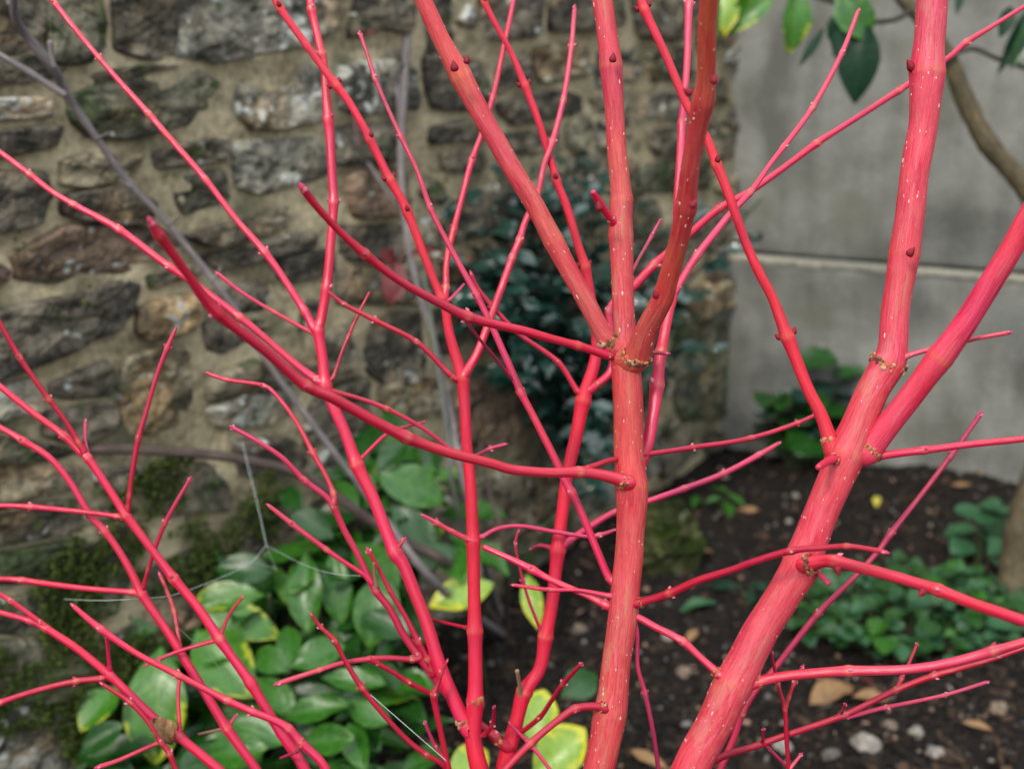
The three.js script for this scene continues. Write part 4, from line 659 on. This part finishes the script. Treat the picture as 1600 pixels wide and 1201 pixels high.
for (let k = 0; k < 330; k++) { // leaves deeper in the shrub, in whorls
  const z = rnd(); let x, y; if (z < 0.78) { x = rr(90, 640); y = rr(860, 1230); if (y < 1180 - x * 1.15 + 90) continue; } else { x = rr(540, 700); y = rr(700, 900); }
  const d = evD(y) + rr(0.05, 0.16), a = P(x, y, d), th = rr(0, Math.PI * 2), dir = new V3(Math.cos(th), rr(-0.35, 0.7), Math.sin(th) * 0.8 + 0.15);
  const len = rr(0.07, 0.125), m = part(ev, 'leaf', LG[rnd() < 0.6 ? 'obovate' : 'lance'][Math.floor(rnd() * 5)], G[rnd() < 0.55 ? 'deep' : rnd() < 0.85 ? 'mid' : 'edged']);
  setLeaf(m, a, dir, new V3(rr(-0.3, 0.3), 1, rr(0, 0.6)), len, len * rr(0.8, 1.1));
}
for (const [x0, y0, x1, y1] of [[450, 1048, 520, 1180], [420, 930, 460, 1150], [300, 980, 360, 1180], [250, 1000, 320, 1190], [590, 740, 600, 960], [600, 900, 590, 1110], [480, 860, 520, 1090], [190, 990, 240, 1150], [830, 1158, 800, 1240], [770, 914, 760, 1080], [450, 1120, 470, 1230], [700, 1218, 740, 1260], [880, 1090, 860, 1200]]) {
  const d = evD(y0), a = P(x0, y0, d), b = onGround(x1, Math.max(y1, 1000)); b.y = soilH(b.x, b.z) - 0.01;
  tubeMesh(ev, 'stem', [b, b.clone().lerp(a, 0.5).add(new V3(rr(-0.02, 0.02), 0.02, rr(-0.02, 0.02))), a], [0.005, 0.004, 0.003], [0.09, 0.12, 0.04], woodMat, 7);
}

// dark glossy shrub growing against the stone wall
const holly = new THREE.Group();
top(holly, 'dark_evergreen_shrub', 'dark bluish evergreen shrub with small glossy leaves growing against the stone wall', 'shrub');
{
  const base = onGround(900, 770); base.y = soilH(base.x, base.z) - 0.02;
  const tips = [[730, 300, 2.12], [760, 400, 2.1], [800, 330, 2.18], [820, 450, 2.1], [850, 520, 2.15], [880, 620, 2.2], [930, 420, 2.25], [960, 520, 2.3], [1020, 350, 2.4], [1090, 330, 2.42], [1010, 440, 2.4], [1080, 480, 2.45], [700, 360, 2.08], [850, 250, 2.25], [905, 700, 2.2], [905, 240, 2.3], [930, 330, 2.3], [1190, 310, 2.4], [780, 500, 2.1], [745, 470, 2.1], [1000, 250, 2.45], [720, 250, 2.1], [780, 270, 2.15], [770, 340, 2.12], [840, 380, 2.15], [890, 480, 2.2], [800, 560, 2.12], [720, 430, 2.06], [940, 600, 2.3], [870, 300, 2.25], [1040, 400, 2.42], [960, 460, 2.3]];
  let total = 0; const all = [];
  for (const [x, y, d] of tips) {
    const tip = P(x, y, d), mid = base.clone().lerp(tip, 0.55).add(new V3(rr(-0.05, 0.05), 0.06, rr(0, 0.04)));
    tubeMesh(holly, 'stem', [base.clone().add(new V3(rr(-0.03, 0.03), 0, rr(-0.03, 0.03))), mid, tip], [0.006, 0.004, 0.0018], [0.05, 0.06, 0.04], woodMat, 6);
    const n = x > 980 ? 14 : 44;
    for (let k = 0; k < n; k++, total++) {
      const t = rr(0.5, 1.03), at = mid.clone().lerp(tip, (t - 0.55) / 0.45).add(new V3(rr(-0.06, 0.06), rr(-0.06, 0.06), rr(-0.05, 0.05)));
      const th = rr(0, 6.283), dir = new V3(Math.cos(th), rr(-0.5, 0.35), Math.sin(th)), len = rr(0.04, 0.068), m = shadow(new THREE.Mesh(hollyGeos[Math.floor(rnd() * 4)], G.holly));
      m.name = 'leaf'; setLeaf(m, at, dir, new V3(rr(-0.5, 0.5), 1, rr(0, 0.9)), len, len * rr(0.9, 1.25));
      all.push(m);
    }
  }
  all.sort((a, b) => a.position.distanceTo(camera.position) - b.position.distanceTo(camera.position));
  const rest = [];
  all.forEach((m, i) => { if (i < 299) holly.add(m); else { m.updateMatrix(); rest.push(m.geometry.clone().applyMatrix4(m.matrix)); } });
  const inner = part(holly, 'inner_leaves', mergeGeometries(rest), G.holly); inner.userData.kind = 'stuff';
}

// bare grey shrub in front of the stone wall
const grey = new THREE.Group();
top(grey, 'bare_grey_shrub', 'bare greyish lilac branches with a few red leaves before the stone wall', 'shrub');
{
  const base = onGround(790, 985); base.y = soilH(base.x, base.z) - 0.02;
  const px = (a, d0, d1) => a.map(([x, y], i) => P(x, y, lerp(d0, d1, i / (a.length - 1))));
  const lil = [0.3, 0.265, 0.275], brn = [0.12, 0.085, 0.075], gg = [0.2, 0.22, 0.19];
  const W = (a, d) => a.map(w => w * 0.7 * d / F / 2);
  tubeMesh(grey, 'branch', [base, ...px([[690, 920], [600, 810], [544, 736], [487, 661], [424, 575], [360, 474], [262, 350], [200, 285], [150, 215], [105, 150], [85, 110], [40, 55], [22, 20], [22, -30]], 1.7, 1.26)], W([26, 22, 18, 17, 17, 16, 16, 16, 16, 17, 19, 22, 20, 17, 16, 15], 1.45), lil, woodMat, 10);
  tubeMesh(grey, 'branch', px([[100, 148], [50, 116], [0, 86], [-40, 66]], 1.31, 1.27), W([13, 12, 11, 10], 1.5), lil, woodMat, 8);
  tubeMesh(grey, 'twig', px([[84, 104], [80, 85], [78, 66]], 1.29, 1.28), W([10, 8, 9], 1.5), lil, woodMat, 8);
  tubeMesh(grey, 'branch', [base, ...px([[710, 890], [640, 850], [560, 800], [480, 745], [400, 722], [300, 708], [140, 702], [0, 718], [-60, 724]], 1.78, 1.5)], W([30, 26, 25, 25, 24, 24, 23, 22, 21, 20], 1.6), brn, woodMat, 10);
  tubeMesh(grey, 'branch', [base, ...px([[730, 780], [704, 650], [680, 540], [650, 440], [632, 340], [626, 240], [630, 160], [635, 70], [641, 0], [645, -40]], 1.86, 1.92)], W([22, 18, 15, 15, 16, 16, 17, 17, 18, 18, 18], 1.88), lil, woodMat, 10);
  for (const [x, y, dx, dy, d] of [[262, 352, 16, -14, 1.46], [150, 216, 18, -8, 1.37], [330, 440, 14, -20, 1.5], [424, 576, 22, -16, 1.58], [205, 292, -18, -10, 1.42], [632, 330, 16, -24, 1.92], [640, 100, -16, -20, 1.91]]) tubeMesh(grey, 'twig', px([[x, y], [x + dx * 0.6, y + dy * 0.5], [x + dx, y + dy]], d, d - 0.01), W([8, 6, 5], 1.5), lil, woodMat, 7);
  tubeMesh(grey, 'branch', px([[627, 215], [620, 140], [605, 60], [596, 0], [590, -40]], 1.9, 1.88), W([10, 10, 9, 9, 8], 1.88), lil, woodMat, 8);
  tubeMesh(grey, 'twig', px([[630, 330], [610, 308], [560, 230], [490, 112], [455, 50]], 1.9, 1.84), W([8, 8, 8, 7, 6], 1.88), lil, woodMat, 8);
  tubeMesh(grey, 'twig', px([[610, -20], [616, 40], [622, 110]], 1.93, 1.92), W([7, 7, 6], 1.9), lil, woodMat, 8);
  tubeMesh(grey, 'branch', [base.clone().add(new V3(-0.02, 0, 0.02)), ...px([[712, 780], [700, 680], [682, 560], [662, 430]], 1.84, 1.86)], W([13, 12, 12, 11, 9], 1.85), gg, woodMat, 8);
  tubeMesh(grey, 'branch', [base, ...px([[790, 860], [762, 760], [750, 690]], 1.9, 1.95)], W([14, 12, 9, 7], 1.9), brn, woodMat, 8);
  for (const [x0, y0, x1, y1, w, k] of [[508, 62, 586, 42, 26, 'red'], [482, 62, 456, 40, 20, 'red'], [622, 410, 610, 470, 42, 'red'], [618, 412, 598, 392, 30, 'red'], [640, 395, 678, 386, 16, 'red']]) {
    const d = y0 < 200 ? 1.85 : 1.88, a = P(x0, y0, d), dir = P(x1, y1, d - 0.03).sub(a), m = part(grey, 'leaf', LG.ellip[Math.floor(rnd() * 5)], G[k]); m.userData.label = 'withered dark red leaf';
    setLeaf(m, a, dir, BACK.clone().add(new V3(rr(-0.4, 0.4), 0.6, 0)), dir.length(), w * d / F / 0.46);
  }
  tubeMesh(grey, 'leaf_stalk', px([[512, 62], [500, 95], [535, 98], [560, 230]], 1.85, 1.84), W([5, 4, 4, 5], 1.85), [0.3, 0.15, 0.16], woodMat, 6);
  tubeMesh(grey, 'leaf_stalk', px([[622, 410], [632, 390], [634, 360]], 1.88, 1.9), W([5, 4, 5], 1.85), [0.3, 0.1, 0.1], woodMat, 6);
}

// shrub at the right: trunk, arching branch, hanging leaves
const arch = new THREE.Group();
top(arch, 'arching_evergreen', 'brown arching branch with hanging broad leaves before the grey block wall', 'shrub');
{
  const base = onGround(1588, 975); base.y = soilH(base.x, base.z) - 0.03;
  const brown = [0.15, 0.12, 0.065], A = [[1586, 900], [1596, 820], [1640, 680], [1672, 540], [1655, 400], [1606, 298], [1545, 225], [1508, 155], [1486, 100], [1450, 40], [1405, -8], [1370, -60]];
  const D = i => lerp(2.26, 2.12, i / 11), pts = [base, ...A.map(([x, y], i) => P(x, y, D(i)))], w = [56, 50, 46, 42, 38, 36, 32, 32, 30, 28, 24, 20, 18];
  tubeMesh(arch, 'trunk', pts, w.map(q => q * 2.2 / F / 2), brown, woodMat, 14);
  const tw = (a, r0, r1) => tubeMesh(arch, 'twig', a.map(([x, y, d]) => P(x, y, d || 2.13)), a.map((_, i) => lerp(r0, r1, i / (a.length - 1)) * 2.13 / F / 2), [0.06, 0.055, 0.04], woodMat, 7);
  tw([[1425, 15], [1400, 30], [1362, 33], [1330, 20], [1300, 0], [1285, -30]], 9, 8);
  tw([[1478, 90], [1520, 76], [1560, 92], [1610, 108]], 9, 7);
  tw([[1330, 20], [1310, 30], [1300, 44]], 5, 4); tw([[1305, 5], [1260, -10], [1235, -20]], 7, 5); tw([[1290, -20], [1180, -30], [1120, -40]], 8, 6);
  const L = [[1246, -16, 1250, 80, 52, 'edged', 'ellip'], [1310, -14, 1362, 62, 62, 'mid', 'ellip'], [1120, -30, 1130, 58, 20, 'mid', 'lance'], [1214, -26, 1128, 55, 46, 'edged', 'lance'], [1140, -20, 1134, 50, 40, 'lime', 'lance'], [1306, 22, 1314, 84, 50, 'gloss', 'ellip'], [1350, 34, 1333, 154, 66, 'gloss', 'ellip'], [1288, 44, 1250, 102, 16, 'gloss', 'lance'], [1612, 10, 1572, 112, 30, 'gloss', 'lance'], [1622, 20, 1590, 104, 34, 'deep', 'lance'], [1580, 10, 1570, 52, 26, 'gloss', 'ellip'], [1505, -20, 1495, 22, 14, 'gloss', 'lance'], [1180, -40, 1160, 8, 30, 'edged', 'ellip']];
  for (const [x0, y0, x1, y1, wd, k, prof] of L) { const d = 2.1, a = P(x0, y0, d), dir = P(x1, y1, d - 0.02).sub(a); const m = part(arch, 'leaf', LG[prof][Math.floor(rnd() * 5)], G[k]); setLeaf(m, a, dir, BACK.clone().add(new V3(rr(-0.5, 0.5), k === 'gloss' ? -0.35 : 0.2, 0)), dir.length(), wd * d / F / (prof === 'lance' ? 0.34 : 0.46)); }
}

// plants on the soil
function lowPlant(label, at, n, spread, size, mats, prof, height, group) {
  mats = [].concat(mats);
  const g = new THREE.Group(); top(g, 'leafy_ground_plant', label, 'plant', group);
  g.position.set(at.x, soilH(at.x, at.z), at.z);
  for (let k = 0; k < n; k++) {
    const a = rr(0, 6.283), r = Math.sqrt(rnd()), x = Math.cos(a) * r * spread[0], z = Math.sin(a) * r * spread[1], h = height * (1 - r * r * 0.6) * rr(0.2, 1.1) * (1 + 0.6 * noise.noise(x * 9, z * 9, 5)) + 0.012, len = rr(size[0], size[1]);
    const tip = new V3(x, h, z), foot = new V3(x * 0.6, soilH(at.x + x * 0.6, at.z + z * 0.6) - soilH(at.x, at.z) - 0.005, z * 0.6);
    tubeMesh(g, 'leaf_stalk', [foot, foot.clone().lerp(tip, 0.5).add(new V3(0, 0.01, 0)), tip], [0.0014, 0.0012, 0.001], [0.1, 0.16, 0.06], woodMat, 5);
    const th = rr(0, 6.283), m = part(g, 'leaf', LG[prof][Math.floor(rnd() * 5)], G[mats[Math.floor(rnd() * mats.length)]]);
    setLeaf(m, tip, new V3(Math.cos(th), rr(-0.25, 0.25), Math.sin(th) + 0.3), new V3(rr(-0.35, 0.35), 1, rr(0, 0.6)), len, len * rr(0.85, 1.15));
  }
  return g;
}
lowPlant('spreading patch of round blue green leaves on the bare soil', onGround(1425, 980), 280, [0.225, 0.16], [0.016, 0.044], ['clover', 'clover', 'deep', 'deep', 'mid'], 'round', 0.085);
lowPlant('dark glossy leafy clump at the foot of the grey block wall', onGround(1275, 722), 50, [0.13, 0.05], [0.06, 0.105], ['deep', 'deep', 'holly'], 'round', 0.27);
lowPlant('pair of small bright leaves on the soil by the stone wall end', onGround(1120, 790), 5, [0.05, 0.03], [0.04, 0.065], 'mid', 'ellip', 0.03);
lowPlant('small leafy plant beside the brown arching trunk', onGround(1545, 880), 14, [0.05, 0.05], [0.035, 0.06], 'clover', 'round', 0.16);
lowPlant('little green seedling on the open soil near the thick coral stem', onGround(1180, 925), 5, [0.06, 0.03], [0.04, 0.06], 'gloss', 'ellip', 0.03);

// ---------------------------------------------------------------- soil litter
{
  const chip = [new THREE.BoxGeometry(1, 0.35, 0.6), new THREE.IcosahedronGeometry(0.6, 0)];
  const scatter = (name, geo, mat, n, size, cols, label, cat) => {
    const im = new THREE.InstancedMesh(geo, mat, n), M = new THREE.Matrix4(), q = new THREE.Quaternion(), c = new THREE.Color();
    for (let k = 0; k < n; k++) {
      const p = onGround(rr(350, 1750), rr(640, 1320) ), s = rr(size[0], size[1]) * (rnd() < 0.12 ? 1.7 : 1);
      q.setFromEuler(new THREE.Euler(rr(-0.5, 0.5), rr(0, 6.28), rr(-0.5, 0.5)));
      M.compose(new V3(p.x, soilH(p.x, p.z) + s * 0.15, p.z), q, new V3(s * rr(0.7, 1.6), s * rr(0.5, 0.9), s * rr(0.6, 1.1))); im.setMatrixAt(k, M);
      const [a, b] = cols[Math.floor(rnd() * cols.length)], t = rnd(); c.setRGB(lerp(a[0], b[0], t), lerp(a[1], b[1], t), lerp(a[2], b[2], t)); im.setColorAt(k, c);
    }
    shadow(im); top(im, name, label, cat, null, 'stuff');
  };
  const m = new THREE.MeshPhysicalMaterial({ roughness: 0.9, specularIntensity: 0.4 }), m2 = new THREE.MeshStandardMaterial({ roughness: 0.75 });
  scatter('bark_chips', chip[0], m, 14000, [0.004, 0.014], [[[0.005, 0.0045, 0.004], [0.022, 0.018, 0.015]], [[0.008, 0.007, 0.006], [0.04, 0.032, 0.026]], [[0.012, 0.01, 0.008], [0.085, 0.052, 0.034]]], 'dark bark chips and crumbs scattered over the soil', 'bark chips');
  scatter('small_pebbles', new THREE.IcosahedronGeometry(0.6, 1), m2, 1300, [0.003, 0.0095], [[[0.1, 0.085, 0.065], [0.3, 0.27, 0.23]], [[0.2, 0.13, 0.09], [0.32, 0.2, 0.14]], [[0.05, 0.05, 0.05], [0.16, 0.15, 0.15]]], 'small pale and brown pebbles lying on the soil', 'pebbles');
}
const pebbleGeo = (() => { const g = new THREE.IcosahedronGeometry(1, 2), p = g.attributes.position; for (let i = 0; i < p.count; i++) { const k = 1 + 0.4 * noise.noise(p.getX(i) * 1.5, p.getY(i) * 1.5, p.getZ(i) * 1.5 + 4) + 0.12 * noise.noise(p.getX(i) * 4, p.getY(i) * 4, p.getZ(i) * 4); p.setXYZ(i, p.getX(i) * k, p.getY(i) * k * 0.7, p.getZ(i) * k); } g.computeVertexNormals(); return g; })();
const pebMat = [[0.38, 0.345, 0.3], [0.27, 0.2, 0.145], [0.17, 0.155, 0.135]].map((c, i) => new THREE.MeshStandardMaterial({ map: tex(64, 64, (u, v) => { const k = 0.7 + 0.9 * fbm(u * 6, v * 6, i * 3, 4); return [c[0] * k, c[1] * k, c[2] * k]; }), roughness: 0.8 }));
for (const [x, y, r, k, what] of [[1352, 1180, 17, 0, 'largest white pebble on the soil under the crimson twig'], [1432, 1153, 10, 0, 'small bright white pebble on open soil'], [1462, 1192, 11, 0, 'grey white pebble at the edge of the open soil'], [1222, 1168, 13, 0, 'white stone chip behind the crimson upright twig'], [1390, 1145, 9, 1, 'tan pebble beside the brown fallen leaf'], [1285, 1105, 12, 2, 'grey pebble near the brown fallen leaf'], [1070, 1042, 11, 1, 'brownish pebble between the two thick coral stems'], [1300, 1190, 12, 2, 'dull grey pebble beside the largest white pebble'], [905, 985, 11, 1, 'buff stone behind the pink stem'], [1560, 1128, 11, 1, 'round tan pebble by the leafy patch'], [1043, 980, 10, 0, 'pale stone chip above the pink crossing branch']]) {
  const p = onGround(x, y), s = r * P(x, y, 1).sub(camera.position).length() * p.distanceTo(camera.position) / F / 1.0;
  const m = shadow(new THREE.Mesh(pebbleGeo, pebMat[k])); m.position.set(p.x, soilH(p.x, p.z) + s * 0.3, p.z); m.rotation.y = rr(0, 6); m.scale.setScalar(s);
  top(m, 'pebble', what, 'pebble', 'loose pebbles on the soil');
}
for (const [x, y, len, k, what] of [[1370, 788, 0.04, 'yellow', 'bright yellow fallen leaf on dark soil beside the right coral stem'], [1140, 910, 0.03, 'yellow', 'small yellow fallen leaf near the wall end'], [1265, 1118, 0.11, 'straw', 'long brown fallen leaf under the crimson twig'], [1330, 1108, 0.07, 'straw', 'curled tan fallen leaf beside the long brown one'], [1120, 935, 0.09, 'clover', 'faded green strap leaf lying on the soil'], [1340, 1068, 0.03, 'red', 'red fallen leaf at the edge of the leafy patch'], [985, 1180, 0.07, 'straw', 'orange brown fallen leaf behind the thick coral stem'], [1080, 862, 0.05, 'straw', 'reddish brown fallen leaf near the stone wall foot'], [1518, 772, 0.05, 'straw', 'pale fallen leaf at the foot of the grey wall'], [1185, 800, 0.06, 'straw', 'dry brown leaf on soil left of the leaning stem'], [1500, 1150, 0.05, 'straw', 'narrow tan dry leaf on the stony soil'], [1090, 975, 0.04, 'straw', 'crumpled brown leaf between the two thick stems']]) {
  const p = onGround(x, y), th = rr(0, 6.28), m = shadow(new THREE.Mesh(LG[rnd() < 0.5 ? 'ellip' : 'lance'][Math.floor(rnd() * 5)], G[k]));
  setLeaf(m, new V3(p.x, soilH(p.x, p.z) + 0.012, p.z), new V3(Math.cos(th), 0.05, Math.sin(th) * 0.5), new V3(rr(-0.2, 0.2), 1, rr(0, 0.3)), len, len * 1.0);
  top(m, 'fallen_leaf', what, 'leaf', 'fallen leaves on the soil');
}
{ // withered scrap caught in the twigs
  const g = leafGeo('ellip', 0.9, 0.9, 0.6, 0.5, 3.3, 8, 12), m = shadow(new THREE.Mesh(g, G.straw)); setLeaf(m, P(240, 1122, 0.885), P(272, 1158, 0.88).sub(P(240, 1122, 0.885)), BACK.clone().add(new V3(0.6, 0.3, 0)), 0.024, 0.02);
  top(m, 'withered_leaf', 'shrivelled brown leaf scrap caught in the pink twigs', 'leaf');
}
// mossy rock at the foot of the stone wall's end
{
  const g = new THREE.IcosahedronGeometry(1, 4), p = g.attributes.position; for (let i = 0; i < p.count; i++) { const x = p.getX(i), y = p.getY(i), z = p.getZ(i), k = 1 + 0.75 * fbm(x * 1.7, y * 1.7, z * 1.7 + 3, 5); p.setXYZ(i, x * k, y * k, z * k); } g.computeVertexNormals();
  const m = shadow(new THREE.Mesh(g, new THREE.MeshPhysicalMaterial({ map: stoneMats.moss.map, color: lin(0.5, 0.6, 0.35), bumpMap: stoneBump, bumpScale: 0.05, roughness: 0.95, specularIntensity: 0.3 }))), q = onGround(1035, 870); m.position.set(q.x, 0.03, q.z); m.scale.set(0.075, 0.1, 0.07);
  top(m, 'mossy_rock', 'mossy boulder standing at the foot of the stone wall end', 'rock');
}
// spider threads
{
  const silk = new THREE.MeshStandardMaterial({ color: lin(0.62, 0.72, 0.68), roughness: 0.5 });
  const web = new THREE.Group(); top(web, 'spider_web', 'pale spider threads meeting in a star above the glossy leaves', 'spider web');
  const th = (a, w) => { const pts = a.map(([x, y, d]) => P(x, y, d)); part(web, 'thread', new THREE.TubeGeometry(new THREE.CatmullRomCurve3(pts), 24, w, 5), silk); };
  th([[378, 690, 1.5], [400, 780, 1.38], [416, 852, 1.28]], 0.00028); th([[416, 852, 1.28], [424, 872, 1.3], [432, 892, 1.32]], 0.00028);
  th([[416, 852, 1.28], [470, 880, 1.18], [520, 896, 1.05], [572, 900, 0.94]], 0.00022); th([[416, 852, 1.28], [390, 880, 1.2], [330, 908, 1.1], [268, 930, 1.0], [225, 935, 0.93]], 0.00028); th([[400, 880, 1.22], [415, 884, 1.26], [432, 888, 1.31]], 0.0003);
  th([[225, 935, 0.93], [160, 938, 1.0], [100, 936, 1.1]], 0.00025); th([[272, 975, 0.93], [310, 1010, 1.05], [350, 1050, 1.2], [388, 1085, 1.4]], 0.0003);
  const line = new THREE.Group(); top(line, 'spider_thread', 'single taut white spider thread between the low twigs', 'spider web');
  part(line, 'thread', new THREE.TubeGeometry(new THREE.LineCurve3(P(566, 1074, 0.893), P(697, 1188, 0.89)), 4, 0.0002, 5), silk);
}
scene.traverse(o => { if (o.isMesh) o.castShadow = o.receiveShadow = true; });
renderer.render(scene, camera);
